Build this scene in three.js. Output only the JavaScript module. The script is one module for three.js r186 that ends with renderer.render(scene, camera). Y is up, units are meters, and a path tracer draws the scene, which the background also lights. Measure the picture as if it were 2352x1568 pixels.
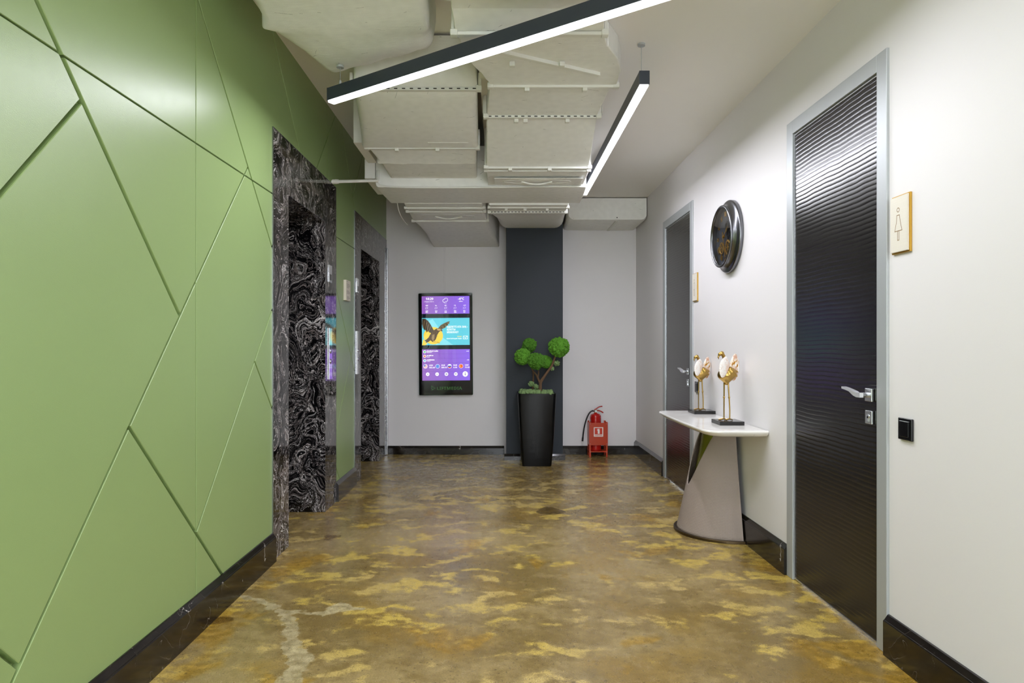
import * as THREE from 'three';
import { RoundedBoxGeometry } from 'three/addons/geometries/RoundedBoxGeometry.js';
import { mergeGeometries, toCreasedNormals, mergeVertices } from 'three/addons/utils/BufferGeometryUtils.js';
import { MarchingCubes } from 'three/addons/objects/MarchingCubes.js';
import { RectAreaLightUniformsLib } from 'three/addons/lights/RectAreaLightUniformsLib.js';

// ------------------------------------------------------------------ camera, exposure
const F = 1520, CX = 1150, CY = 797, EYE = 1.25;           // focal length and vanishing point in photo pixels, eye height in metres
const scene = new THREE.Scene();
scene.background = new THREE.Color().setRGB(4.8, 5.1, 5.4);     // overcast daylight, seen only through the window behind the viewer
const camera = new THREE.PerspectiveCamera(2 * Math.atan(784 / F) * 180 / Math.PI, 2352 / 1568, 0.05, 60);
camera.setViewOffset(2352, 1568, 1176 - CX, 784 - CY, 2352, 1568);
camera.position.set(0, EYE, 0);
camera.lookAt(0, EYE, -1);
const renderer = new THREE.WebGLRenderer({ antialias: true });
renderer.toneMapping = THREE.LinearToneMapping;
renderer.toneMappingExposure = 2.06;
renderer.shadowMap.enabled = true;
RectAreaLightUniformsLib.init();
const LAMP = 56;                                            // radiance of the lamps' diffusers

// ------------------------------------------------------------------ room dimensions (z counts forward from the camera)
const XR = 1.58, XL = -1.335, ZB = 7.724, ZF = -2.8, CEIL = 2.862, SLAB = 3.12;

// ------------------------------------------------------------------ helpers
let seed = 7;
const rnd = () => { seed = (seed * 1664525 + 1013904223) >>> 0; return seed / 4294967296; };
const V = (x, y, z) => new THREE.Vector3(x, y, z);
const W = (x, y, z) => V(x, y, -z);
const px = (x, y, z) => W((x - CX) / F * z, EYE - (y - CY) / F * z, z);      // a photo pixel at a known distance
const clamp = (x, a = 0, b = 1) => Math.min(b, Math.max(a, x));
const sm = (a, b, x) => { const t = clamp((x - a) / (b - a)); return t * t * (3 - 2 * t); };
const mixc = (a, b, t) => [a[0] + (b[0] - a[0]) * t, a[1] + (b[1] - a[1]) * t, a[2] + (b[2] - a[2]) * t];
const used = {};
const numbered = (n) => { const k = used[n] = (used[n] ?? -1) + 1; return k ? n + '_' + String(k).padStart(3, '0') : n; };
function thing(name, label, category, pos = [0, 0, 0], turn = 0, group) {
  const o = new THREE.Group(); o.name = numbered(name); scene.add(o);
  o.position.set(...pos); o.rotation.y = turn; o.userData = { label, category };
  if (group) o.userData.group = group;
  return o;
}
function struct(name, label, category) { const o = thing(name, label, category); o.userData.kind = 'structure'; return o; }
function part(parent, name, geos, mat) {
  geos = [].concat(geos).map((g) => { g = g.index ? g.toNonIndexed() : g; for (const k of Object.keys(g.attributes)) if (!['position', 'normal', 'uv'].includes(k)) g.deleteAttribute(k); if (!g.attributes.normal) g.computeVertexNormals(); if (!g.attributes.uv) planarUV(g); return g; });
  const m = new THREE.Mesh(geos.length > 1 ? mergeGeometries(geos) : geos[0], mat);
  m.name = name; m.castShadow = m.receiveShadow = true; parent.add(m); return m;
}
const parts = (o, name, geos, mat) => geos.map((g) => part(o, name, g, mat));
function solid(name, label, category, geos, mat, kind, group) {
  const m = part(scene, numbered(name), geos, mat); m.userData = { label, category };
  if (kind) m.userData.kind = kind; if (group) m.userData.group = group;
  return m;
}
function planarUV(g, du = 0, dv = 0, swap = false) {         // uv in metres, from the face's main direction; needs unindexed faces
  const p = g.attributes.position, n = new Float32Array(p.count * 2), a = V(), b = V(), c = V();
  for (let i = 0; i < p.count; i += 3) {
    a.fromBufferAttribute(p, i); b.fromBufferAttribute(p, i + 1); c.fromBufferAttribute(p, i + 2);
    const nn = b.clone().sub(a).cross(c.clone().sub(a)), ax = Math.abs(nn.x), ay = Math.abs(nn.y), az = Math.abs(nn.z);
    for (let k = 0; k < 3; k++) {
      const x = p.getX(i + k), y = p.getY(i + k), z = p.getZ(i + k);
      let u = ax >= ay && ax >= az ? z : x, v = ay > ax && ay > az ? z : y;
      if (swap) [u, v] = [v, u];
      n[(i + k) * 2] = u + du; n[(i + k) * 2 + 1] = v + dv;
    }
  }
  g.setAttribute('uv', new THREE.BufferAttribute(n, 2)); return g;
}
function box(x0, x1, y0, y1, z0, z1, r = 0, du = 0, dv = 0) {  // plain coordinates, z as given
  const w = Math.abs(x1 - x0), h = Math.abs(y1 - y0), d = Math.abs(z1 - z0);
  let g = r ? new RoundedBoxGeometry(w, h, d, 2, Math.min(r, w / 2.01, h / 2.01, d / 2.01)) : new THREE.BoxGeometry(w, h, d);
  g = g.index ? g.toNonIndexed() : g;
  g.translate((x0 + x1) / 2, (y0 + y1) / 2, (z0 + z1) / 2);
  return planarUV(g, du, dv);
}
const wbox = (x0, x1, y0, y1, z0, z1, r, du, dv) => box(x0, x1, y0, y1, -z1, -z0, r, du, dv);   // forward z
function tube(pts, r, seg = 24, rad = 8, closed = false, r2) {
  const cv = pts.length === 2 ? new THREE.LineCurve3(pts[0], pts[1]) : new THREE.CatmullRomCurve3(pts, closed, 'centripetal');
  const g = new THREE.TubeGeometry(cv, seg, r, rad, closed);
  if (r2 !== undefined) {
    const p = g.attributes.position;
    for (let i = 0; i <= seg; i++) { const c = cv.getPointAt(i / seg), k = 1 + (r2 / r - 1) * i / seg;
      for (let j = 0; j <= rad; j++) { const n = i * (rad + 1) + j; p.setXYZ(n, c.x + (p.getX(n) - c.x) * k, c.y + (p.getY(n) - c.y) * k, c.z + (p.getZ(n) - c.z) * k); } }
    g.computeVertexNormals();
  }
  return g;
}
function lathe(profile, seg = 48) { return new THREE.LatheGeometry(profile.map(([r, y]) => new THREE.Vector2(r, y)), seg); }
const cyl = (r0, r1, h, x, y, z, seg = 32) => new THREE.CylinderGeometry(r1, r0, h, seg).translate(x, y + h / 2, z);
function disc(axisGeo) { return axisGeo.rotateX(Math.PI / 2); }   // turn a y axis into +z
function tris(list) {                                           // flat-shaded triangles from [a, b, c] vectors
  const pos = []; for (const t of list) for (const v of t) pos.push(v.x, v.y, v.z);
  const g = new THREE.BufferGeometry(); g.setAttribute('position', new THREE.Float32BufferAttribute(pos, 3)); g.computeVertexNormals();
  return planarUV(g);
}
function loft(st, opt = {}) {                                   // duct: stations of rounded rectangles
  const K = 12, ring = (s) => {
    const { xl, xr, yb, yt } = s, zl = s.zl ?? s.z, zr = s.zr ?? s.z, ybl = s.ybl ?? yb, ybr = s.ybr ?? yb, r = s.r ?? 0.02, sag = s.sag ?? 0, pts = [];
    const P = (x, y) => { const t = (x - xl) / (xr - xl); pts.push(W(x, y, zl + (zr - zl) * t)); };
    P(xl, yt);
    for (let i = 0; i <= 4; i++) P(xl, yt + (ybl + r - yt) * (i + 1) / 6);
    for (let i = 0; i <= 5; i++) { const a = Math.PI / 2 * i / 5; P(xl + r - r * Math.cos(a), ybl + r - r * Math.sin(a)); }
    for (let i = 1; i < K; i++) { const t = i / K, x = xl + r + (xr - xl - 2 * r) * t; P(x, ybl + (ybr - ybl) * t - sag * Math.pow(Math.sin(Math.PI * t), 0.7) + (s.w ?? 0) * Math.sin(x * 31 + (s.z ?? zl) * 17)); }
    for (let i = 5; i >= 0; i--) { const a = Math.PI / 2 * i / 5; P(xr - r + r * Math.cos(a), ybr + r - r * Math.sin(a)); }
    for (let i = 4; i >= 0; i--) P(xr, yt + (ybr + r - yt) * (i + 1) / 6);
    P(xr, yt);
    return pts;
  };
  const rings = st.map(ring), T = [], n = rings[0].length;
  for (let i = 0; i + 1 < rings.length; i++) for (let j = 0; j < n; j++) {
    const k = (j + 1) % n, a = rings[i][j], b = rings[i][k], c = rings[i + 1][k], d = rings[i + 1][j];
    T.push([a, b, c], [a, c, d]);
  }
  for (const [q, f] of [[rings[0], 1], [rings[rings.length - 1], -1]]) {
    const m = V(); q.forEach((v) => m.add(v)); m.multiplyScalar(1 / n);
    for (let j = 0; j < n; j++) T.push(f > 0 ? [m, q[(j + 1) % n], q[j]] : [m, q[j], q[(j + 1) % n]]);
  }
  let g = tris(T); g.deleteAttribute('uv'); g = toCreasedNormals(g, opt.crease ?? 0.55);
  return planarUV(g.index ? g.toNonIndexed() : g, opt.du ?? 0, opt.dv ?? 0);
}

// ------------------------------------------------------------------ noise and textures
const perm = new Uint8Array(512), grad = [];
{ const p = [...Array(256).keys()]; for (let i = 255; i > 0; i--) { const j = Math.floor(rnd() * (i + 1)); [p[i], p[j]] = [p[j], p[i]]; } for (let i = 0; i < 512; i++) perm[i] = p[i & 255]; for (let i = 0; i < 256; i++) { const a = rnd() * 6.2831853; grad.push(Math.cos(a), Math.sin(a)); } }
function noise(x, y) {
  const X = Math.floor(x), Y = Math.floor(y), fx = x - X, fy = y - Y, xi = X & 255, yi = Y & 255;
  const u = fx * fx * fx * (fx * (fx * 6 - 15) + 10), v = fy * fy * fy * (fy * (fy * 6 - 15) + 10);
  const a = perm[perm[xi] + yi] * 2, b = perm[perm[xi + 1] + yi] * 2, c = perm[perm[xi] + yi + 1] * 2, d = perm[perm[xi + 1] + yi + 1] * 2;
  const n0 = grad[a] * fx + grad[a + 1] * fy, n1 = grad[b] * (fx - 1) + grad[b + 1] * fy, n2 = grad[c] * fx + grad[c + 1] * (fy - 1), n3 = grad[d] * (fx - 1) + grad[d + 1] * (fy - 1);
  return 1.41 * (n0 + (n1 - n0) * u + (n2 + (n3 - n2) * u - n0 - (n1 - n0) * u) * v);
}
function fbm(x, y, o = 4) { let s = 0, a = 0.5; for (let i = 0; i < o; i++) { s += a * noise(x, y); x = x * 2.03 + 17.3; y = y * 2.01 + 9.1; a *= 0.5; } return s; }
function dataTex(w, h, fn, srgb = true, wrap = THREE.RepeatWrapping) {
  const d = new Uint8Array(w * h * 4);
  for (let j = 0; j < h; j++) for (let i = 0; i < w; i++) { const c = fn(i, j), k = (j * w + i) * 4; if (typeof c === 'number') d[k] = d[k + 1] = d[k + 2] = clamp(c, 0, 1) * 255; else { d[k] = clamp(c[0], 0, 255); d[k + 1] = clamp(c[1], 0, 255); d[k + 2] = clamp(c[2], 0, 255); } d[k + 3] = 255; }
  const t = new THREE.DataTexture(d, w, h, THREE.RGBAFormat); t.magFilter = t.minFilter = THREE.LinearFilter; t.wrapS = t.wrapT = wrap;
  if (srgb) t.colorSpace = THREE.SRGBColorSpace; t.needsUpdate = true; return t;
}
function rep(t, sx, sy = sx, ox = 0, oy = 0) { const c = t.clone(); c.repeat.set(1 / sx, 1 / sy); c.offset.set(ox, oy); c.needsUpdate = true; return c; }
function canvasTex(w, h, draw) { const c = document.createElement('canvas'); c.width = w; c.height = h; draw(c.getContext('2d'), w, h); const t = new THREE.CanvasTexture(c); t.colorSpace = THREE.SRGBColorSpace; t.magFilter = THREE.LinearFilter; return t; }
// tileable noise: blend across the border
const tile = (f, n) => (i, j) => { const u = i / n, v = j / n, a = f(i, j), b = f(i - n, j), c = f(i, j - n), d = f(i - n, j - n); return (a * (1 - u) + b * u) * (1 - v) + (c * (1 - u) + d * u) * v; };

const M = {};
const std = (o) => new THREE.MeshStandardMaterial(o), phy = (o) => new THREE.MeshPhysicalMaterial(o);
const peel = dataTex(256, 256, tile((i, j) => 0.5 + 0.9 * fbm(i / 9, j / 9, 3), 256), false);
const plaster = dataTex(512, 512, tile((i, j) => 0.5 + 0.6 * fbm(i / 60, j / 14, 4) + 0.25 * noise(i / 3, j / 3), 512), false);

// acid-stained polished concrete: brown base, yellow crackled blooms, amber stain, pale filled cracks
const floorPt = (x, y) => { const z = EYE * F / (y - CY); return [(x - CX) / F * z, z]; };
const fills = [[[548, 1366], [600, 1382], [640, 1400], [690, 1408], [750, 1409], [775, 1397], [830, 1397]], [[655, 1412], [668, 1450], [672, 1490], [690, 1515], [672, 1545], [655, 1575], [660, 1600]]].map((l) => l.map(([x, y]) => floorPt(x, y)));
const fillW = [[0.014, 0.022, 0.027, 0.022, 0.026, 0.056, 0.010], [0.026, 0.038, 0.038, 0.05, 0.046, 0.058, 0.052]];
const crackLine = [[700, 1182], [900, 1184], [1050, 1190], [1180, 1202], [1330, 1211], [1500, 1216], [1570, 1218]].map(([x, y]) => floorPt(x, y));
const distLine = (l, x, z, w) => { let best = 9, bw = 0.01; for (let i = 0; i + 1 < l.length; i++) { const [ax, az] = l[i], [bx, bz] = l[i + 1], dx = bx - ax, dz = bz - az, t = clamp(((x - ax) * dx + (z - az) * dz) / (dx * dx + dz * dz)), d = Math.hypot(x - ax - dx * t, z - az - dz * t) - (w ? w[i] + (w[i + 1] - w[i]) * t : 0); if (d < best) best = d; } return best; };
const spot = ([x, y, r]) => [...floorPt(x, y), r];
const stains = [[520, 1415, 0.16], [470, 1470, 0.14], [600, 1345, 0.10], [700, 1290, 0.12], [640, 1320, 0.10], [2010, 1450, 0.16], [1960, 1500, 0.2], [1850, 1330, 0.14], [1760, 1285, 0.16], [1560, 1160, 0.16], [2050, 1540, 0.16], [1480, 1190, 0.12], [430, 1530, 0.12]].map(spot), darkStains = [[505, 1425, 0.06], [760, 1235, 0.07]].map(spot);
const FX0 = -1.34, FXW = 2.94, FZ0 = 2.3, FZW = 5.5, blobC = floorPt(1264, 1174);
const floorTex = dataTex(2048, 2048, (i, j) => {
  const x = FX0 + i / 2048 * FXW, z = FZ0 + j / 2048 * FZW;
  const wx = fbm(x * 2.6 + 3, z * 2.6, 3) * 0.16, wz = fbm(x * 2.6 + 31, z * 2.6 + 7, 3) * 0.16;
  const X = x + wx, Z = z + wz;
  const fine = noise(x * 150, z * 150), mid = fbm(x * 24, z * 30, 3), soft = fbm(x * 7 + 2, z * 9 + 6, 3);
  const big = noise(X * 1.3 + 5, Z * 1.5 + 2);
  let c = mixc([120, 100, 56], [150, 130, 86], sm(-0.5, 0.55, big * 0.8 + soft * 0.8 + mid * 0.35));
  c = mixc(c, [132, 104, 42], 0.5 * sm(0.05, 0.5, noise(X * 2.2 + 40, Z * 2.2 + 11) + soft * 0.5));
  // blooms: feathered pale yellow spots in loose clusters
  const cl = noise(x * 0.9 + 60, z * 1.0 + 17) * 0.30 + noise(x * 1.9 + 8, z * 2.2 + 3) * 0.16;
  const b = noise(X * 4.0 + 11, Z * 6.8 + 4) * 0.50 + noise(X * 9 + 1, Z * 14 + 40) * 0.34 + soft * 0.26 + mid * 0.26 + fine * 0.05 + cl;
  const web = Math.abs(noise(x * 34 + wx * 9, z * 38)) , web2 = Math.abs(noise(x * 60 + 9, z * 64 + wz * 9));
  const crk = sm(0.0, 0.09, web) * 0.55 + sm(0.0, 0.10, web2) * 0.45;
  const bl = sm(0.05, 0.34, b) * (0.58 + 0.42 * crk) * (0.85 + 0.3 * sm(-0.3, 0.4, mid + fine * 0.4));
  c = mixc(c, mixc([188, 162, 76], [182, 158, 98], sm(-0.3, 0.4, noise(x * 1.7, z * 1.1 + 8))), clamp(bl) * 0.95);
  // amber stain where the photograph shows it, and in loose patches elsewhere
  let am = fbm(X * 2.6 + 70, Z * 2.6 + 20, 4) - 0.30;
  for (const [sx, sz, r] of stains) am = Math.max(am, 0.22 * (1 - Math.hypot(x - sx, (z - sz) * 0.8) / r) + 0.35 * fbm(X * 6 + 3, Z * 6, 4) - 0.02);
  c = mixc(c, mixc([142, 108, 28], [168, 130, 44], sm(-0.2, 0.3, mid)), 0.62 * sm(-0.02, 0.16, am));
  for (const [sx, sz, r] of darkStains) { const d = Math.hypot(x - sx, z - sz) / r + 0.9 * fbm(x * 14 + 5, z * 14, 3); c = mixc(c, [74, 52, 14], 0.6 * (1 - sm(0.5, 0.95, d))); }
  // filled cracks
  for (let k = 0; k < 2; k++) { const d = distLine(fills[k], x, z, fillW[k]) + 0.05 * fbm(x * 16, z * 16, 4); if (d < 0.02) c = mixc(c, [166 + mid * 44, 152 + mid * 44, 116 + mid * 44], 0.9 * (1 - sm(-0.008, 0.004, d)) * (0.75 + 0.25 * sm(0, 0.07, Math.abs(noise(x * 9 + 3, z * 17))))); }
  const cd = distLine(crackLine, x, z) + 0.006 * noise(x * 8, z * 8); c = mixc(c, [158, 134, 76], 0.55 * (1 - sm(0.003, 0.012, Math.abs(cd))) * sm(-0.3, 0.2, noise(x * 3, 5)));
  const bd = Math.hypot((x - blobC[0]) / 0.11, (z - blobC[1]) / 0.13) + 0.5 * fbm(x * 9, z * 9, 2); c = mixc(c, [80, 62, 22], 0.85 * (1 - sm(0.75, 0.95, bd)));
  const g = 1 + 0.10 * fine + 0.06 * mid; const sp = noise(x * 70 + 4, z * 70) > 0.62 ? 0.75 : 1;
  return [c[0] * g * sp, c[1] * g * sp, c[2] * g * sp];
}, true, THREE.MirroredRepeatWrapping);
const floorRough = dataTex(512, 512, tile((i, j) => 0.42 + 0.25 * fbm(i / 40, j / 40, 4) + 0.05 * noise(i / 2, j / 2), 512), false);
M.floor = phy({ map: floorTex, roughness: 0.62, roughnessMap: rep(floorRough, 0.35, 0.2), bumpMap: rep(peel, 0.06, 0.04), bumpScale: 0.0004, ior: 1.5 });

// black marble with white swirls
const swirl = dataTex(1024, 2048, (i, j) => {
  const x = i / 1024 * 1.3 * 2.6, y = j / 2048 * 2.6 * 2.2;
  const ax = fbm(x * 0.9, y * 0.8, 3), ay = fbm(x * 0.9 + 50, y * 0.8 + 13, 3);
  const bx = x + 1.7 * ax, by = y + 1.7 * ay;
  const cx = fbm(bx * 2.1 + 7, by * 1.7, 5), cy = fbm(bx * 2.1 + 27, by * 1.7 + 60, 5);
  const ex = bx * 1.2 + 1.7 * cx, ey = by * 1.0 + 1.7 * cy, v = fbm(ex, ey, 5) + 0.05 * fbm(ex * 9, ey * 9, 3);
  const f = noise(ex * 9 + 3, ey * 2.6), f2 = noise(x * 50 + 4, y * 50), m = fbm(ex * 2.3 + 90, ey * 2.3 + 33, 3);
  let w = sm(0.35, 0.75, Math.sin(v * 40)) * sm(-0.10, 0.16, m + 0.30 * f);
  w = Math.max(w, sm(0.72, 0.93, Math.sin(v * 92 + 2)) * sm(-0.16, 0.06, m + 0.35 * f + 0.1));
  w = Math.max(w, sm(0.24, 0.28, fbm(ex * 1.7 + 5, ey * 1.7 + 44, 4)) * 0.7);
  w *= 0.85 + 0.3 * f2;
  const c = mixc([8, 8, 10], mixc([150, 138, 134], [232, 227, 225], sm(-0.2, 0.4, f + cx * 0.6)), clamp(w));
  return c;
});
M.swirl = std({ map: rep(swirl, 1.3, 2.6), roughness: 0.07 });
M.swirl2 = std({ map: rep(swirl, 1.05, 2.1, 0.37, 0.21), roughness: 0.06 });
// dark marble of the skirtings: brown black with a few pale veins
const darkMarble = dataTex(1024, 512, (i, j) => {
  const x = i / 1024 * 2.4, y = j / 512 * 1.2, w = fbm(x * 3, y * 3, 4);
  let c = mixc([20, 18, 17], [40, 34, 28], sm(-0.4, 0.5, fbm(x * 2.2 + w, y * 7 + w, 4)));
  const v1 = Math.abs(noise(x * 3.1 + w * 1.6 + y * 2, y * 2.2 + w * 1.6)), v2 = Math.abs(noise(x * 7 + 40 - y * 3 + w, y * 6 + 5 + w));
  c = mixc(c, [196, 192, 186], 0.9 * (1 - sm(0, 0.016, v1)) * sm(0.0, 0.3, noise(x * 4, y * 4 + 9)));
  return mixc(c, [130, 122, 114], 0.6 * (1 - sm(0, 0.022, v2)) * sm(-0.1, 0.4, noise(x * 6 + 7, y * 6)));
});
M.base = std({ map: rep(darkMarble, 1.6, 0.8), roughness: 0.13 });
M.slate = std({ map: rep(darkMarble, 0.5, 0.25), color: 0xc8d0d8, roughness: 0.15 });
const whiteMarble = dataTex(512, 512, (i, j) => {
  const x = i / 512, y = j / 512, w = fbm(x * 3, y * 3, 4), v = Math.abs(noise(x * 1.6 + w * 1.1 + y * 1.2, y * 2.4 + w));
  return mixc(mixc([226, 223, 217], [236, 234, 230], sm(-0.3, 0.3, w)), [168, 166, 168], 0.75 * (1 - sm(0, 0.035, v)) * sm(-0.1, 0.35, noise(x * 3 + 3, y * 3)));
});
M.tableTop = std({ map: rep(whiteMarble, 0.8), roughness: 0.09 });
const paint = (r, g, b, o = {}) => std({ color: new THREE.Color(`rgb(${r},${g},${b})`), roughness: 0.6, ...o });
M.wall = paint(226, 223, 224, { roughness: 0.5, bumpMap: rep(plaster, 0.7), bumpScale: 0.00018 });
M.ceiling = paint(240, 238, 234, { roughness: 0.75, bumpMap: rep(plaster, 0.9), bumpScale: 0.0006 });
M.navy = paint(32, 40, 49, { roughness: 0.6, bumpMap: rep(plaster, 0.6), bumpScale: 0.0006 });
M.green = phy({ color: new THREE.Color('rgb(141,165,106)'), ior: 1.66, roughness: 0.34, bumpMap: rep(peel, 0.09), bumpScale: 0.00025 });
M.greenBack = M.green;
// painted duct insulation: off-white with scuffs where the paint came off
const scuff = dataTex(1024, 1024, (i, j) => [240 + 4 * noise(i / 40, j / 40), 240 + 4 * noise(i / 40, j / 40), 236 + 4 * noise(i / 40, j / 40)]);
{ const d = scuff.image.data; for (let k = 0; k < 46; k++) { let x = rnd() * 1024, y = rnd() * 1024; const a = (rnd() < 0.7 ? 0 : 1) + rnd() * 0.7 - 0.35, L = 6 + rnd() * rnd() * 80, dark = 60 + rnd() * 90; for (let s = 0; s < L; s++) { x += Math.cos(a); y += Math.sin(a) * (0.6 + 0.6 * rnd()); if (rnd() < 0.25) continue; const w = rnd() < 0.4 ? 2 : 1; for (let q = 0; q < w; q++) { const n = (((Math.floor(y) + q + 2048) & 1023) * 1024 + ((Math.floor(x) + 2048) & 1023)) * 4; d[n] = d[n + 1] = d[n + 2] = dark; } } } scuff.needsUpdate = true; }
M.duct = std({ map: rep(scuff, 1.15), roughness: 0.5, bumpMap: rep(plaster, 0.5), bumpScale: 0.0012 });
M.rail = paint(230, 230, 224, { roughness: 0.5 });
M.slot = paint(46, 46, 44, { roughness: 0.8 });
M.alu = std({ color: 0xb2b6b8, metalness: 0.35, roughness: 0.42 });
M.chrome = std({ color: 0xe4e6ea, metalness: 1, roughness: 0.08 });
M.satin = std({ color: 0xcfd2d6, metalness: 0.9, roughness: 0.22 });
M.lever = std({ color: 0xe6e7ea, metalness: 0.55, roughness: 0.25 });
M.door = phy({ color: new THREE.Color('rgb(20,19,19)'), roughness: 0.2, ior: 1.5 });
M.black = paint(16, 17, 19, { roughness: 0.35 });
M.gloss = paint(14, 14, 16, { roughness: 0.09 });
M.housing = paint(52, 58, 70, { roughness: 0.4 });
M.diffuser = std({ color: 0xffffff, roughness: 0.6, emissive: 0xffffff, emissiveIntensity: 3.5 });
M.gun = std({ color: 0x77787c, metalness: 1, roughness: 0.27 });
M.brass = std({ color: 0xb09050, metalness: 1, roughness: 0.3 });
M.gold = std({ color: 0xc99f45, metalness: 0.9, roughness: 0.35 });
M.cream = paint(222, 214, 200, { roughness: 0.5 });
M.red = paint(176, 24, 20, { roughness: 0.2 });
M.orange = paint(184, 56, 18, { roughness: 0.32 });
M.rubber = paint(22, 22, 23, { roughness: 0.5 });
M.glass = phy({ color: 0xffffff, roughness: 0.02, transmission: 1, thickness: 0, ior: 1.5 });
M.steel = std({ color: 0x8d9094, metalness: 0.95, roughness: 0.25 });
M.bronze = std({ color: 0x5a4c38, metalness: 0.9, roughness: 0.3 });
M.olive = std({ color: 0x84821f, metalness: 0.6, roughness: 0.26 });
const weave = dataTex(256, 256, (i, j) => { const u = i / 32, v = j / 32, k = (Math.floor(u) + Math.floor(v)) & 1, fu = u % 1, fv = v % 1; return k ? 0.35 + 0.6 * Math.sin(Math.PI * fu) * (0.6 + 0.4 * Math.sin(Math.PI * fv)) : 0.35 + 0.6 * Math.sin(Math.PI * fv) * (0.6 + 0.4 * Math.sin(Math.PI * fu)); }, false);
M.leather = std({ color: new THREE.Color('rgb(150,136,127)'), roughness: 0.5, bumpMap: rep(weave, 0.075), bumpScale: 0.0016 });
M.bark = std({ map: rep(dataTex(128, 256, (i, j) => mixc([84, 58, 40], [150, 118, 84], sm(-0.5, 0.5, fbm(i / 9, j / 40, 4)))), 0.05, 0.1), roughness: 0.85, bumpMap: rep(plaster, 0.06), bumpScale: 0.003 });
M.moss = paint(72, 124, 26, { roughness: 0.9 });
M.moss2 = paint(88, 146, 36, { roughness: 0.9 });
M.paleMoss = paint(120, 146, 92, { roughness: 0.95 });
const agate = dataTex(256, 256, (i, j) => { const x = i / 256 - 0.5, y = j / 256 - 0.5, w = fbm(x * 5, y * 5, 4), r = Math.hypot(x * 1.4, y) * 9 + w * 3; let c = mixc([228, 214, 196], [206, 160, 134], sm(0.1, 0.9, 0.5 + 0.5 * Math.sin(r * 2.2))); c = mixc(c, [176, 118, 26], sm(0.12, 0.2, fbm(x * 4 + 9, y * 4 + 3, 4))); return mixc(c, [240, 236, 230], sm(0.02, 0.3, noise(x * 5 + 40, y * 5))); });
M.agate = phy({ map: agate, roughness: 0.12, clearcoat: 0.4 });
const agate2 = dataTex(256, 256, (i, j) => { const x = i / 256 - 0.5, y = j / 256 - 0.5, w = fbm(x * 4 + 6, y * 4, 4); let c = mixc([238, 234, 230], [224, 196, 178], sm(-0.1, 0.5, w + x)); return mixc(c, [206, 168, 142], 0.6 * (1 - sm(0, 0.1, Math.abs(noise(x * 7 + w, y * 7))))); });
M.agate2 = phy({ map: agate2, roughness: 0.12, clearcoat: 0.4 });

// ------------------------------------------------------------------ the setting
{ const f = struct('floor', 'polished acid-stained concrete floor, brown with yellow blotches', 'floor');
  const g = wbox(-1.75, 1.62, -0.12, 0, ZF, ZB + 0.05); const p = g.attributes.position, u = g.attributes.uv;
  for (let i = 0; i < p.count; i++) u.setXY(i, (p.getX(i) - FX0) / FXW, (-p.getZ(i) - FZ0) / FZW);
  part(f, 'slab', g, M.floor);
}
const D1 = { z0: 2.69, z1: 3.63, h: 2.468 }, D2 = { z0: 5.42, z1: 6.40, h: 2.455 };
solid('wall_right', 'long white painted corridor wall with two black doors', 'wall', [
  wbox(XR, XR + 0.2, 0, CEIL, ZF, D1.z0), wbox(XR, XR + 0.2, D1.h, CEIL, D1.z0, D1.z1), wbox(XR, XR + 0.2, 0, CEIL, D1.z1, D2.z0), wbox(XR, XR + 0.2, D2.h, CEIL, D2.z0, D2.z1), wbox(XR, XR + 0.2, 0, CEIL, D2.z1, ZB + 0.2)], M.wall, 'structure');
solid('wall_back', 'white end wall behind the screen and the topiary', 'wall', wbox(-1.75, XR, 0, SLAB, ZB, ZB + 0.2), M.wall, 'structure');
solid('wall_front', 'white wall with a wide window closing the corridor behind the viewer', 'wall', [wbox(-1.75, -0.45, 0, SLAB, ZF - 0.2, ZF), wbox(1.47, XR + 0.2, 0, SLAB, ZF - 0.2, ZF), wbox(-0.45, 1.47, 0, 0.12, ZF - 0.2, ZF), wbox(-0.45, 1.47, 2.75, SLAB, ZF - 0.2, ZF)], M.wall, 'structure');
{ const w = struct('window_1', 'wide office window behind the viewer', 'window');
  part(w, 'pane', wbox(-0.45, 1.47, 0.12, 2.75, ZF - 0.12, ZF - 0.1195), M.glass);
  for (const x of [-0.425, 0.19, 0.83, 1.445]) part(w, 'mullion', wbox(x - 0.025, x + 0.025, 0.12, 2.75, ZF - 0.16, ZF - 0.08, 0.004), M.housing);
  for (const y of [0.145, 2.725]) part(w, 'rail', wbox(-0.45, 1.47, y - 0.025, y + 0.025, ZF - 0.16, ZF - 0.08, 0.004), M.housing); }
solid('ceiling', 'smooth white lowered plasterboard ceiling along the white wall', 'ceiling', wbox(-0.125, XR + 0.2, CEIL, SLAB + 0.2, ZF - 0.2, ZB + 0.2), M.ceiling, 'structure');
solid('ceiling_slab', 'grey-white concrete ceiling slab above the green wall and ducts', 'ceiling', wbox(-1.95, -0.125, SLAB, SLAB + 0.2, ZF - 0.2, ZB + 0.2), M.ceiling, 'structure');
{ const c = struct('wall_column', 'dark navy painted column projecting from the end wall', 'column');
  part(c, 'shaft', wbox(0.063, 0.69, 0, CEIL, 7.345, ZB), M.navy); }

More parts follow.
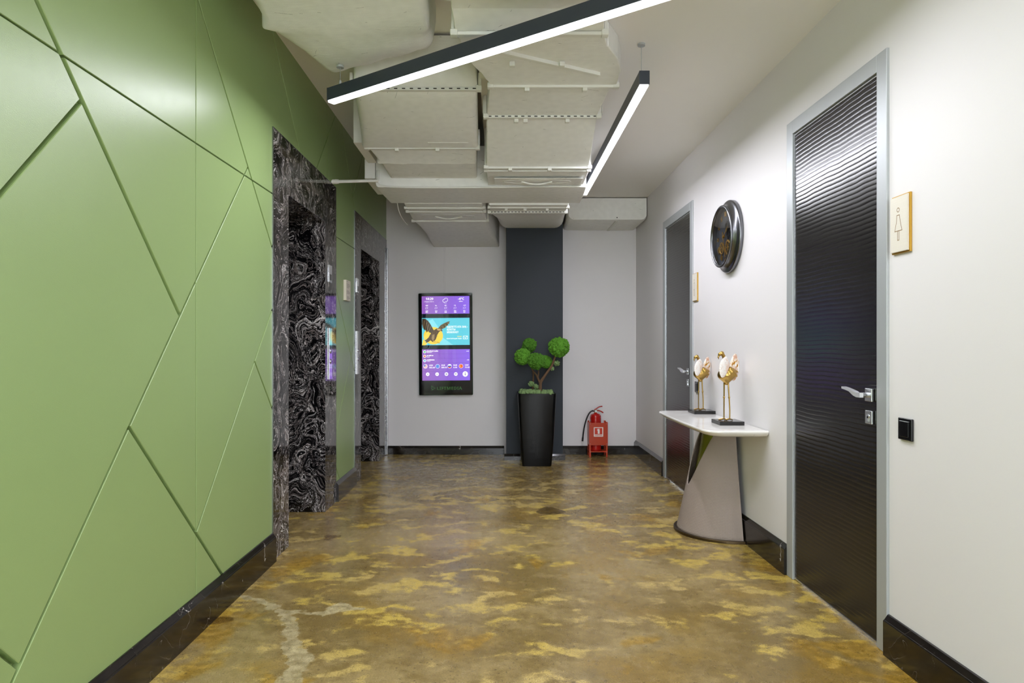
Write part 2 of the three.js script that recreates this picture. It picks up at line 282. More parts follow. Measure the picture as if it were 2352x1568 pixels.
// ---- left wall: green panels cut by grooves, in wall coordinates (z forward, y up)
const PZ = [3.865, 4.151, 5.016, 5.348], QZ = [6.034, 6.298, 7.246, ZB - 0.004];   // the two lift portals
const PT = 2.536, QT = 2.494;
const onLeft = (x, y) => { const z = F * -XL / (CX - x); return [z, EYE - (y - CY) / F * z]; };
{
  const wl = struct('wall_left', 'green panelled wall with diagonal grooves', 'wall');
  const bx = XL - 0.0245;
  part(wl, 'backing', [wbox(-1.75, bx, 0, SLAB, ZF, PZ[0]), wbox(-1.75, bx, PT, SLAB, PZ[0], PZ[3]), wbox(-1.75, bx, 0, SLAB, PZ[3], QZ[0]), wbox(-1.75, bx, QT, SLAB, QZ[0], ZB), wbox(-1.95, -1.75, 0, SLAB, ZF, ZB)], M.greenBack);
  const rect = (z0, z1, y0, y1, jl, jr) => ({ e: [{ p: [z0, y0], w: 0 }, { p: [z1, y0], w: 0, j: jr }, { p: [z1, y1], w: 0 }, { p: [z0, y1], w: 0, j: jl }] });
  // edge i runs from point i to point i+1
  let polys = [rect(ZF, PZ[0], 0.1, SLAB, 0, 1), rect(PZ[0], PZ[3], PT, SLAB, 1, 2), rect(PZ[3], QZ[0], 0.1, SLAB, 2, 3), rect(QZ[0], ZB, QT, SLAB, 3, 0)];
  polys.forEach((q) => { q.e[1].w = q.e[3].w = 0; });
  const S = (x0, y0, x1, y1, w) => ({ a: onLeft(x0, y0), b: onLeft(x1, y1), w });
  const ext = (s, f0, f1) => { const d = [s.b[0] - s.a[0], s.b[1] - s.a[1]]; return { a: [s.a[0] - d[0] * f0, s.a[1] - d[1] * f0], b: [s.b[0] + d[0] * f1, s.b[1] + d[1] * f1], w: s.w }; };
  const vert = (x, w) => { const z = onLeft(x, 800)[0]; return { a: [z, -1], b: [z, 4], w }; };
  const segs = [
    vert(450, 0.0024), vert(751, 0.002), { a: [1.25, -1], b: [1.25, 4], w: 0.0016 }, { a: [-0.3, -1], b: [-0.3, 4], w: 0.0016 }, 
    ext(S(455.5, 0, 626.6, 573, 0.006), 0.12, 0.02),                        // L4
    ext(S(568, 388, 27, 1568, 0.0055), 0.0, 0.06),                            // L5
    ext(S(84, 0, 409.3, 715.8, 0.0095), 0.2, 0.02),                           // L2
    ext(S(0, 32, 627.4, 445.4, 0.0032), 0.4, 0.02),                           // L1
    ext(S(0, 448, 185, 234, 0.0075), 1.56, 0.01),                               // L3
    ext(S(0, 1497, 40, 1529, 0.008), 8.2, 0.1),                              // L7
    ext(S(296, 979, 512, 1321, 0.008), 0.0, 0.1),                            // L6
    ext(S(451, 1222, 626, 708, 0.005), 0.0, 0.02),                            // L8
    ext(S(585.6, 831, 626, 940, 0.0055), 0.0, 0.02),                          // L9
    ext(S(623.6, 65.4, 689.7, 352, 0.0045), 0.02, 0.01),                      // L10
    ext(S(770, 266, 727, 388, 0.005), 0.02, 0.02),                            // L11
    ext(S(785, 294, 814, 480, 0.003), 0.15, 0.1),                             // L12
    ext(S(830, 369, 810, 452.5, 0.0045), 0.1, 0.04),                          // L13
    ext(S(772, 543, 814, 571, 0.003), 0.02, 0.02),                            // L14
    ext(S(772, 661, 812.5, 846, 0.0045), 0.02, 0.02),                         // L15
    ext(S(771, 998, 806.5, 817, 0.0035), 0.02, 0.02), ext(S(806.5, 817, 812.6, 791.6, 0.0035), 0.02, 0.1), // L16
    ext(S(768, 1061, 779, 1096, 0.0045), 0.2, 0.2),
    { a: [1.25, 1.7], b: [-0.3, 0.2], w: 0.006 }, { a: [-0.3, 2.2], b: [-1.9, 0.9], w: 0.006 },
  ];
  const cross = (s, q) => (s.b[0] - s.a[0]) * (q[1] - s.a[1]) - (s.b[1] - s.a[1]) * (q[0] - s.a[0]);
  for (const s of segs) {
    const out = [];
    for (const P of polys) {
      const n = P.e.length, side = P.e.map((e) => cross(s, e.p));
      if (!side.some((v) => v > 1e-6) || !side.some((v) => v < -1e-6)) { out.push(P); continue; }
      const A = [], B = [], hits = [];
      for (let i = 0; i < n; i++) {
        const e = P.e[i], f = P.e[(i + 1) % n], si = side[i], sj = side[(i + 1) % n];
        (si >= 0 ? A : B).push({ ...e });
        if ((si >= 0) !== (sj >= 0)) {
          const t = si / (si - sj), q = [e.p[0] + (f.p[0] - e.p[0]) * t, e.p[1] + (f.p[1] - e.p[1]) * t]; hits.push(q);
          // the side we leave gets the new cut edge from q; the side we enter continues the old edge from q
          (si >= 0 ? A : B).push({ p: q, w: s.w }); (si >= 0 ? B : A).push({ p: q, w: e.w, j: e.j });
        }
      }
      const d = [s.b[0] - s.a[0], s.b[1] - s.a[1]], L2 = d[0] * d[0] + d[1] * d[1], par = hits.map((q) => ((q[0] - s.a[0]) * d[0] + (q[1] - s.a[1]) * d[1]) / L2).sort((a, b) => a - b);
      const cover = Math.max(0, Math.min(1, par[1]) - Math.max(0, par[0])) / (par[1] - par[0]);
      if (cover > 0.6 && A.length > 2 && B.length > 2) out.push({ e: A }, { e: B }); else out.push(P);
    }
    polys = out;
  }
  // pieces that meet above a portal without a groove are one panel
  polys.forEach((P, i) => { P.g = i; });
  const find = (i) => { while (polys[i].g !== i) i = polys[i].g; return i; };
  const span = (P, j) => { const n = P.e.length; for (let i = 0; i < n; i++) if (P.e[i].j === j) return [P.e[i].p[1], P.e[(i + 1) % n].p[1]].sort((a, b) => a - b); };
  for (let a = 0; a < polys.length; a++) for (let b = a + 1; b < polys.length; b++) for (const j of [1, 2, 3]) { const u = span(polys[a], j), v = span(polys[b], j); if (u && v && Math.min(u[1], v[1]) - Math.max(u[0], v[0]) > 0.02) polys[find(a)].g = find(b); }
  const inset = (P, add) => { const n = P.e.length, q = [];
    for (let i = 0; i < n; i++) { const e0 = P.e[(i + n - 1) % n], e1 = P.e[i], e2 = P.e[(i + 1) % n];
      const ln = (a, b, w) => { const dx = b.p[0] - a.p[0], dy = b.p[1] - a.p[1], l = Math.hypot(dx, dy) || 1, nx = -dy / l, ny = dx / l; return [nx, ny, nx * a.p[0] + ny * a.p[1] + (w ? w + add : 0)]; };
      const [a1, b1, c1] = ln(e0, e1, e0.w), [a2, b2, c2] = ln(e1, e2, e1.w), det = a1 * b2 - a2 * b1;
      q.push(Math.abs(det) < 1e-4 ? e1.p : [(c1 * b2 - c2 * b1) / det, (a1 * c2 - a2 * c1) / det]); }
    return q; };
  const groups = {};
  polys.forEach((P, i) => {
    let ar = 0; const n = P.e.length; for (let k = 0; k < n; k++) { const a = P.e[k].p, b = P.e[(k + 1) % n].p; ar += a[0] * b[1] - b[0] * a[1]; }
    if (Math.abs(ar) < 4e-4) return;
    if (ar < 0) { const r = P.e.map((e, k) => ({ p: P.e[(k + 1) % n].p, w: e.w })).reverse(); P.e = r; }
    const top = inset(P, 0.0018).map(([z, y]) => W(XL, y, z)), mid = inset(P, 0).map(([z, y]) => W(XL - 0.0018, y, z)), bot = inset(P, 0).map(([z, y]) => W(XL - 0.024, y, z)), T = [];
    for (let k = 1; k + 1 < n; k++) T.push([top[0], top[k], top[k + 1]]);
    for (let k = 0; k < n; k++) { const m = (k + 1) % n; if (!P.e[k].w) continue; T.push([top[m], top[k], mid[k]], [top[m], mid[k], mid[m]], [mid[m], mid[k], bot[k]], [mid[m], bot[k], bot[m]]); }
    (groups[find(i)] ??= []).push(tris(T));
  });
  Object.values(groups).forEach((g, i) => part(wl, i ? 'panel_' + String(i).padStart(3, '0') : 'panel', g, M.green));
}

// ---- lift portals in black swirled marble
function portal(Z, top, open, label, far) {
  const o = thing('elevator_portal', label, 'elevator', [0, 0, 0], 0, undefined), fx = -1.329, dx = -1.70;
  part(o, 'jamb', wbox(dx, fx, 0, top, Z[0] + 0.004, Z[1], 0.002, 0.1, 0.2), M.swirl);
  part(o, 'jamb', wbox(dx, fx, 0, top, Z[2], Z[3] - 0.006, 0.002, 0.55, 0.9), M.swirl2);
  part(o, 'lintel', wbox(dx, fx, open, top, Z[1], Z[2], 0.002, 0.3, 1.3), M.swirl);
  const d = part(o, 'door_leaf', wbox(-1.69, -1.66, 0.006, open, Z[1], (Z[1] + Z[2]) / 2 - 0.002, 0.002), M.steel);
  part(o, 'door_leaf', wbox(-1.69, -1.66, 0.006, open, (Z[1] + Z[2]) / 2 + 0.002, Z[2], 0.002), M.steel);
  part(o, 'sill', wbox(-1.70, -1.655, 0.0, 0.006, Z[1], Z[2]), M.gloss);
  part(o, 'edge_trim', [wbox(XL, fx + 0.0006, 0, top, Z[0], Z[0] + 0.004), wbox(XL, fx + 0.0006, top, top + 0.003, Z[0], Z[3]), ...(far ? [] : [wbox(XL, fx + 0.0006, 0, top, Z[3] - 0.004, Z[3])])], M.steel);
  return o;
}
portal(PZ, PT, 2.2, 'black and white swirled marble lift portal between the two green wall sections', false);
portal(QZ, QT, 2.185, 'narrow grey-looking marble lift portal beside the white end wall corner', true);

// ---- skirtings
const skirtProfile = (h, t) => [[0, 0], [t, 0], [t, h - 0.026], [t - 0.003, h - 0.022], [t - 0.005, h - 0.021], [t - 0.018, h - 0.002], [t - 0.021, h], [0, h]];
function skirt(name, label, a, b, out, h, t = 0.026) {          // along a floor line from a to b (x, z forward), standing out towards `out`
  const P = skirtProfile(h, t), T = [], q = (l, [d, y]) => W(l[0] + out[0] * d, y, l[1] + out[1] * d), n = P.length;
  for (let i = 0; i < n; i++) { const c = P[i], e = P[(i + 1) % n]; T.push([q(a, c), q(b, c), q(b, e)], [q(a, c), q(b, e), q(a, e)]); }
  for (const l of [a, b]) for (let i = 1; i + 1 < n; i++) T.push([q(l, P[0]), q(l, P[i]), q(l, P[i + 1])]);
  return solid(name, label, 'baseboard', tris(T), M.base, 'structure');
}
skirt('baseboard_left', 'dark marble skirting below the large green panels', [XL, ZF], [XL, PZ[0] - 0.001], [1, 0], 0.165);
skirt('baseboard_left', 'dark marble skirting below the narrow green panel between the lift portals', [XL, PZ[3]], [XL, QZ[0]], [1, 0], 0.16);
skirt('baseboard_right', 'dark marble skirting beside the frame of the door with the woman sign', [XR, ZF], [XR, D1.z0], [-1, 0], 0.165);
skirt('baseboard_right', 'dark marble skirting behind the console table', [XR, D1.z1], [XR, D2.z0], [-1, 0], 0.165);
skirt('baseboard_right', 'short dark marble skirting between the far door and the end wall', [XR, D2.z1], [XR, ZB], [-1, 0], 0.165);
skirt('baseboard_back', 'dark marble skirting below the wall screen', [-1.31, ZB], [0.04, ZB], [0, -1], 0.10);
skirt('baseboard_back', 'dark marble skirting behind the fire extinguisher', [0.715, ZB], [XR - 0.025, ZB], [0, -1], 0.10);
skirt('baseboard_back', 'dark marble skirting around the foot of the navy column', [0.04, 7.345], [0.714, 7.345], [0, -1], 0.068, 0.026);
solid('trim_1', 'pale metal corner strip between the far lift portal and the end wall', 'corner trim', [wbox(-1.3285, -1.312, 0.0, 2.40, ZB - 0.05, ZB - 0.002, 0.006), wbox(-1.3285, -1.308, 1.66, 1.672, ZB - 0.055, ZB - 0.002, 0.003)], M.satin, 'structure');

// ---- doors
function rippleLeaf(w, h) {                                      // local: x right, y up, z out of the wall
  const pitch = 0.0218, nx = 48, fr = [0, 0.05, 0.14, 0.3, 0.5, 0.72, 0.9], pos = [], idx = [], rows = [];
  for (let k = -2; k < h / pitch + 2; k++) for (const f of fr) rows.push([k, f]);
  const ny = rows.length - 1;
  for (const [k, f] of rows) for (let i = 0; i <= nx; i++) {
    const x = i / nx * w, y0 = (k + f) * pitch, y = y0 + pitch * (0.04 * Math.sin(x * 15 + y0 * 1.7) + 0.14 * noise(x * 4.5 + 3, y0 * 2.6) + 0.10 * noise(x * 12 + 8, y0 * 9));
    pos.push(x, clamp(y, 0, h), y < 0 || y > h ? 0 : 0.0006 * Math.sin(Math.PI * Math.pow(f, 0.6)));
  }
  for (let j = 0; j < ny; j++) for (let i = 0; i < nx; i++) { const a = j * (nx + 1) + i; idx.push(a, a + 1, a + nx + 2, a, a + nx + 2, a + nx + 1); }
  const g = new THREE.BufferGeometry(); g.setAttribute('position', new THREE.Float32BufferAttribute(pos, 3)); g.setIndex(idx); g.computeVertexNormals(); return g;
}
function doorHandle(leaf, x, y, dir) {
  const h = part(leaf, 'handle', [box(x - 0.026, x + 0.026, y - 0.028, y + 0.028, 0.0025, 0.014, 0.003),
    disc(cyl(0.011, 0.011, 0.04, 0, 0, 0, 20)).translate(x, y, 0.012)], M.satin);
  const T = [], prof = [[0.012, 0.000, 0.048], [-0.016, 0.000, 0.049], [-0.034, 0.006, 0.051], [-0.06, 0.016, 0.053], [-0.09, 0.021, 0.053], [-0.125, 0.025, 0.052]].map(([a, b, c]) => V(x + a * dir, y + b, c));
  const g = []; for (let i = 0; i < prof.length; i++) { const hh = i < 2 ? 0.010 : i === 2 ? 0.009 : 0.0045, t = i < 2 ? 0.008 : 0.011; g.push([prof[i].clone().add(V(0, hh, -t)), prof[i].clone().add(V(0, hh, t)), prof[i].clone().add(V(0, -hh, t)), prof[i].clone().add(V(0, -hh, -t))]); }
  for (let i = 0; i + 1 < g.length; i++) for (let k = 0; k < 4; k++) { const m = (k + 1) % 4; T.push([g[i][k], g[i][m], g[i + 1][m]], [g[i][k], g[i + 1][m], g[i + 1][k]]); }
  for (const q of [g[0], g[g.length - 1]]) T.push([q[0], q[1], q[2]], [q[0], q[2], q[3]]);
  part(leaf, 'lever', tris(T), M.lever);
  const e = part(leaf, 'lock_plate', box(x - 0.026, x + 0.026, y - 0.124, y - 0.066, 0.0025, 0.013, 0.003), M.satin);
  part(leaf, 'keyhole', [disc(cyl(0.009, 0.009, 0.004, 0, 0, 0, 20)).translate(x, y - 0.090, 0.012), box(x - 0.0045, x + 0.0045, y - 0.112, y - 0.09, 0.012, 0.016)], M.chrome);
}
function door(name, D, label) {
  const o = struct(name, label, 'door'); o.position.set(XR, 0, -(D.z0 + D.z1) / 2); o.rotation.y = -Math.PI / 2;   // local x runs towards the viewer
  const w = D.z1 - D.z0, fw = 0.072, hw = w / 2, t = 0.012;
  part(o, 'frame', [box(-hw, -hw + fw, 0, D.h, -0.1, t, 0.003), box(hw - fw, hw, 0, D.h, -0.1, t, 0.003), box(-hw + fw, hw - fw, D.h - fw, D.h, -0.1, t, 0.003)], M.alu);
  const lw = w - 2 * fw - 0.008, lh = D.h - fw - 0.016, lx = -lw / 2, ly = 0.010;
  const leaf = new THREE.Group(); leaf.name = 'leaf'; o.add(leaf);
  part(leaf, 'panel', rippleLeaf(lw - 0.012, lh - 0.012).translate(lx + 0.006, ly + 0.006, 0.001), M.door);
  part(leaf, 'core', box(lx + 0.004, lx + lw - 0.004, ly + 0.004, ly + lh - 0.004, -0.045, 0.0), M.black);
  part(leaf, 'edge_strip', [box(lx, lx + 0.006, ly, ly + lh, -0.045, 0.004), box(lx + lw - 0.006, lx + lw, ly, ly + lh, -0.045, 0.004), box(lx + 0.006, lx + lw - 0.006, ly, ly + 0.006, -0.045, 0.004), box(lx + 0.006, lx + lw - 0.006, ly + lh - 0.006, ly + lh, -0.045, 0.004)], M.satin);
  part(o, 'stop', [box(-hw + fw, hw - fw, 0, D.h - fw, -0.1, -0.05)], M.black);
  doorHandle(leaf, lx + lw - 0.056, 1.046, 1);
  return o;
}
door('door_1', D1, 'black rippled door in an aluminium frame beside the woman sign and skirting');
door('door_2', D2, 'black rippled door in an aluminium frame near the end wall, behind the console');

// ------------------------------------------------------------------ ventilation ducts
const rowSlots = (x0, x1, y, z, n, len = 0.02, hh = 0.003) => { const g = []; for (let i = 0; i < n; i++) { const x = x0 + (x1 - x0) * (i + 0.5) / n; g.push(wbox(x - len / 2, x + len / 2, y - hh, y + hh, z - 0.0015, z + 0.001)); } return g; };
function flange(o, x0, x1, y, z, top, t = 0.022, d = 0.02, slots = 0) {   // angle-iron joint around a duct's lower edges, with corner bolts
  part(o, 'flange', [wbox(x0 - t, x1 + t, y - t, y, z - d / 2, z + d / 2, 0.002), wbox(x0 - t, x0, y, top, z - d / 2, z + d / 2, 0.002), wbox(x1, x1 + t, y, top, z - d / 2, z + d / 2, 0.002)], M.rail);
  part(o, 'joint_gap', [wbox(x0 + 0.01, x1 - 0.01, y - 0.006, y - 0.001, z + d / 2, z + d / 2 + 0.006)], M.slot);
  parts(o, 'corner_bolt', [x0 - t * 0.2, x1 + t * 0.2].map((x) => wbox(x - 0.018, x + 0.018, y - t * 1.15, y + 0.012, z - d / 2 - 0.006, z + d / 2 + 0.004, 0.006)), M.rail);
  if (slots) { part(o, 'slot_row', rowSlots(x0, x1, y - t * 0.5, z - d / 2, slots), M.slot).userData.kind = 'stuff'; }
}
function clips(o, xs, y, z) { parts(o, 'clip', xs.map((x) => wbox(x - 0.014, x + 0.014, y - 0.02, y + 0.004, z - 0.016, z + 0.016, 0.003)), M.rail); }
{ // wrapped near duct on the green side
  const o = thing('wrapped_duct', 'bulging white wrapped air duct close to the green wall, nearest to the ceiling slab', 'duct');
  const t = 3.1;
  part(o, 'casing', loft([
    { z: 2.1, xl: -1.15, xr: -0.33, yb: 2.83, yt: t, r: 0.05 }, { z: 2.9, xl: -1.13, xr: -0.33, yb: 2.83, yt: t, r: 0.05, sag: 0.0 },
    { z: 3.2, xl: -1.155, xr: -0.345, yb: 2.832, yt: t, r: 0.04, sag: 0.008, w: 0.002 }, { z: 3.26, xl: -1.175, xr: -0.35, yb: 2.815, yt: t, r: 0.02, sag: 0.0 },
    { z: 3.33, xl: -1.15, xr: -0.352, yb: 2.83, yt: t, r: 0.05, sag: 0.012, w: 0.003 },
    { zl: 3.55, zr: 3.38, xl: -1.08, xr: -0.352, yb: 2.825, yt: t, r: 0.07, sag: 0.016, w: 0.003 }, { zl: 3.74, zr: 3.42, xl: -1.005, xr: -0.352, yb: 2.81, yt: t, r: 0.05, sag: 0.006, w: 0.003 },
    { zl: 3.82, zr: 3.47, xl: -0.99, xr: -0.352, yb: 2.825, yt: t, r: 0.05, w: 0.004 }, { zl: 3.85, zr: 3.52, xl: -0.975, xr: -0.352, yb: 2.88, yt: t, r: 0.05 }, { zl: 3.86, zr: 3.6, xl: -0.96, xr: -0.352, yb: 2.97, yt: t, r: 0.05 }], { crease: 0.9 }), M.duct);
}
{ // middle duct on the green side, stepping down to the plenum
  const o = thing('wrapped_duct', 'white wrapped air duct stepping down to the cross box, on the green wall side', 'duct');
  const t = 3.1;
  part(o, 'casing', loft([
    { z: 3.93, xl: -0.86, xr: -0.16, yb: 2.95, yt: t, r: 0.05 }, { z: 3.945, xl: -0.87, xr: -0.15, yb: 2.86, yt: t, r: 0.05, w: 0.002 }, { z: 3.965, xl: -0.88, xr: -0.145, yb: 2.832, yt: t, r: 0.03 }, { z: 4.0, xl: -0.886, xr: -0.135, yb: 2.80, yt: t, r: 0.02 },
    { z: 4.05, xl: -0.895, xr: -0.14, yb: 2.778, yt: t, r: 0.04, w: 0.002 }, { z: 4.12, xl: -0.905, xr: -0.145, yb: 2.765, yt: t, r: 0.05, sag: 0.006, w: 0.002 }, { z: 4.4, xl: -0.94, xr: -0.152, yb: 2.712, yt: t, r: 0.05, sag: 0.014, w: 0.002 }, { z: 4.64, xl: -0.975, xr: -0.158, yb: 2.675, yt: t, r: 0.04, sag: 0.004 }, { z: 4.70, xl: -0.985, xr: -0.16, yb: 2.667, yt: t, r: 0.02 },
    { z: 4.705, xl: -0.955, xr: -0.17, yb: 2.675, yt: t, r: 0.02 }, { z: 4.93, xl: -0.915, xr: -0.178, yb: 2.634, yt: t, r: 0.03, w: 0.002 }, { z: 4.955, xl: -0.925, xr: -0.18, yb: 2.622, yt: t, r: 0.02, w: 0.003 }, { z: 4.96, xl: -0.90, xr: -0.182, yb: 2.630, yt: t, r: 0.02 }, { z: 5.22, xl: -0.885, xr: -0.188, yb: 2.596, yt: t, r: 0.03 }, { z: 5.299, xl: -0.885, xr: -0.188, yb: 2.602, yt: t, r: 0.02 }], { crease: 0.5, du: 0.3 }), M.duct);
  flange(o, -0.89, -0.135, 2.812, 3.99, 2.9, 0.018, 0.03, 16);
  flange(o, -0.95, -0.17, 2.682, 4.725, 2.8, 0.022, 0.03);
  clips(o, [-0.74, -0.45], 2.664, 4.72);
  parts(o, 'tape_seam', [wbox(-0.80, -0.22, 2.7325, 2.7335, 4.26, 4.262), wbox(-0.5, -0.22, 2.655, 2.658, 4.55, 4.552)], M.rail);
}
{ // duct on the lamp side
  const o = thing('metal_duct', 'flat white sheet-metal air duct with cross flanges above the pendant lamps', 'duct');
  const t = CEIL - 0.002;
  part(o, 'casing', loft([
    { z: 2.0, xl: -0.21, xr: 0.40, yb: 2.775, yt: t, r: 0.006 }, { z: 2.98, xl: -0.222, xr: 0.47, yb: 2.775, yt: t, r: 0.006 },
    { z: 3.137, xl: -0.215, xr: 0.49, yb: 2.742, yt: t, r: 0.006 }, { zl: 3.5, zr: 3.28, xl: -0.15, xr: 0.53, yb: 2.74, yt: t, r: 0.006 },
    { zl: 3.62, zr: 3.28, xl: -0.10, xr: 0.535, yb: 2.74, yt: t, r: 0.006 }, { zl: 3.68, zr: 3.42, xl: -0.085, xr: 0.605, yb: 2.74, yt: t, r: 0.006 }, { zl: 3.72, zr: 3.58, xl: -0.07, xr: 0.65, yb: 2.74, yt: t, r: 0.006 },
    { z: 3.775, xl: -0.055, xr: 0.66, yb: 2.74, yt: t, r: 0.006 }, { z: 3.8, xl: -0.062, xr: 0.635, yb: 2.752, yt: t, r: 0.006 },
    { z: 4.25, xl: -0.088, xr: 0.62, yb: 2.736, yt: t, r: 0.006 }, { z: 4.87, xl: -0.105, xr: 0.65, yb: 2.576, yt: t, r: 0.006 }, { z: 4.97, xl: -0.105, xr: 0.66, yb: 2.565, yt: t, r: 0.006 }, { z: 5.299, xl: -0.10, xr: 0.66, yb: 2.545, yt: t, r: 0.006 }], { crease: 0.12, du: 0.6, dv: 0.2 }), M.duct);
  flange(o, -0.222, 0.45, 2.772, 2.86, t, 0.016, 0.03, 20);
  flange(o, -0.218, 0.49, 2.740, 3.137, t, 0.016, 0.03);
  { // skewed joint of the elbow
    const a = W(-0.105, 2.735, 3.60), b = W(0.535, 2.735, 3.27), g = box(-0.36, 0.36, -0.012, 0.012, -0.014, 0.014, 0.003); g.rotateY(Math.atan2(0.33, 0.64)); g.translate((a.x + b.x) / 2, 2.734, (a.z + b.z) / 2); part(o, 'flange', g, M.rail);
    clips(o, [0.06, 0.32], 2.73, 3.45); }
  flange(o, -0.055, 0.655, 2.742, 3.775, t, 0.016, 0.03); clips(o, [0.15, 0.48], 2.728, 3.78);
  flange(o, -0.09, 0.625, 2.736, 4.25, t, 0.018, 0.03, 17); clips(o, [0.1, 0.16, 0.43], 2.716, 4.27);
  flange(o, -0.105, 0.65, 2.576, 4.87, t, 0.014, 0.02); clips(o, [0.07, 0.36], 2.566, 4.87);
  flange(o, -0.105, 0.652, 2.568, 4.93, t, 0.012, 0.014);
  parts(o, 'side_rod', [tube([W(-0.085, 2.745, 4.25), W(-0.102, 2.60, 4.83)], 0.006, 2, 6), tube([W(0.60, 2.742, 4.25), W(0.635, 2.592, 4.83)], 0.006, 2, 6)], M.rail);
  const hx = 0.28, a = part(o, 'access_panel', [wbox(-0.05, 0.63, 2.540, 2.5445, 5.06, 5.25, 0.002)], M.duct);
  part(a, 'panel_bead', new THREE.TorusGeometry(0.1, 0.003, 6, 40).scale(2.6, 0.6, 1).rotateX(Math.PI / 2).translate(hx, 2.540, -5.155), M.rail);
  part(a, 'grip', [tube([W(hx - 0.12, 2.538, 5.15), W(hx - 0.06, 2.526, 5.165), W(hx, 2.521, 5.17), W(hx + 0.06, 2.526, 5.165), W(hx + 0.12, 2.538, 5.15)], 0.007, 20, 8)], M.rail);
  parts(o, 'hanger_rod', [tube([W(0.652, 2.74, 4.25), W(0.652, 2.858, 4.25)], 0.004, 2, 6), tube([W(-0.11, 2.75, 4.25), W(-0.11, 2.858, 4.25)], 0.004, 2, 6)], M.rail);
}
{ // the box that both ducts run into
  const o = thing('air_plenum', 'wide white cross duct box that the two ceiling ducts run into', 'duct');
  part(o, 'casing', loft([{ z: 5.3, xl: -1.0, xr: 0.685, yb: 2.53, yt: 2.86, r: 0.03 }, { z: 5.34, xl: -1.0, xr: 0.69, yb: 2.527, yt: 2.86, r: 0.012 }, { z: 5.6, xl: -0.99, xr: 0.70, yb: 2.526, yt: 2.86, r: 0.012, sag: 0.003 }, { z: 5.88, xl: -0.98, xr: 0.705, yb: 2.53, yt: 2.86, r: 0.012 }], { crease: 0.5, du: 0.1, dv: 0.5 }), M.duct);
  part(o, 'foil_tape', [tube([W(-0.995, 2.62, 5.3), W(-0.985, 2.555, 5.297), W(-0.95, 2.54, 5.296), W(0.68, 2.535, 5.296)], 0.008, 40, 6)], M.rail);
}
{ const o = thing('wrapped_duct', 'lower white wrapped duct with a lifting handle reaching the end wall above the screen', 'duct'), t = 2.86;
  part(o, 'casing', loft([{ z: 5.881, xl: -0.86, xr: -0.165, yb: 2.526, yt: t, r: 0.01 }, { z: 6.56, xl: -0.87, xr: -0.14, yb: 2.508, yt: t, r: 0.01 }, { z: 6.62, xl: -0.87, xr: -0.13, yb: 2.504, yt: t, r: 0.02 }, { z: 6.72, xl: -0.86, xr: -0.125, yb: 2.494, yt: t, r: 0.04, w: 0.004 }, { z: 6.9, xl: -0.85, xr: -0.11, yb: 2.484, yt: t, r: 0.06, sag: 0.012, w: 0.003 }, { z: 7.2, xl: -0.82, xr: -0.08, yb: 2.466, yt: t, r: 0.05, sag: 0.014 }, { z: 7.45, xl: -0.80, xr: -0.045, yb: 2.445, yt: t, r: 0.02, sag: 0.004 }, { z: 7.722, xl: -0.785, xr: -0.016, yb: 2.418, yt: t, r: 0.015 }], { crease: 0.4, dv: 0.8 }), M.duct);
  flange(o, -0.86, -0.16, 2.522, 6.03, 2.7, 0.014, 0.02); flange(o, -0.865, -0.15, 2.516, 6.16, 2.7, 0.014, 0.02); flange(o, -0.868, -0.135, 2.508, 6.58, 2.7, 0.014, 0.02);
  const a = part(o, 'access_panel', [wbox(-0.82, -0.18, 2.506, 2.512, 6.22, 6.5, 0.002)], M.duct), hx = -0.5;
  part(a, 'panel_bead', new THREE.TorusGeometry(0.1, 0.003, 6, 40).scale(2.5, 0.8, 1).rotateX(Math.PI / 2).translate(hx, 2.506, -6.36), M.rail);
  part(a, 'grip', [tube([W(hx - 0.13, 2.504, 6.35), W(hx - 0.06, 2.49, 6.37), W(hx, 2.485, 6.375), W(hx + 0.06, 2.49, 6.37), W(hx + 0.13, 2.504, 6.35)], 0.008, 20, 8)], M.rail);
}
{ const P = [px(912, 462, 5.92), px(915, 480, 5.98), px(920, 494, 6.1), px(930, 510, 6.4), px(936, 516, 6.6)];
  solid('hanging_cable', 'thin white cable looping along the lower duct with the lifting handle', 'cable', tube(P, 0.0045, 30, 8), M.rail); }
{ const o = thing('wrapped_duct', 'low white duct with a slotted rail running to the navy column', 'duct'), t = 2.858;
  part(o, 'casing', loft([{ z: 5.881, xl: -0.10, xr: 0.60, yb: 2.512, yt: t, r: 0.01 }, { z: 6.3, xl: -0.10, xr: 0.61, yb: 2.512, yt: t, r: 0.01 }, { z: 6.34, xl: -0.10, xr: 0.62, yb: 2.53, yt: t, r: 0.02 }, { z: 6.5, xl: -0.09, xr: 0.64, yb: 2.536, yt: t, r: 0.05 }, { z: 6.8, xl: -0.06, xr: 0.665, yb: 2.548, yt: t, r: 0.10, sag: 0.006 }, { z: 7.343, xl: -0.02, xr: 0.695, yb: 2.572, yt: t, r: 0.10 }], { crease: 0.5, du: 0.7 }), M.duct);
  flange(o, -0.1, 0.6, 2.513, 6.14, 2.7, 0.022, 0.025, 22); flange(o, -0.1, 0.6, 2.513, 5.97, 2.7, 0.012, 0.02); clips(o, [0.05, 0.22, 0.42], 2.505, 6.0);
}
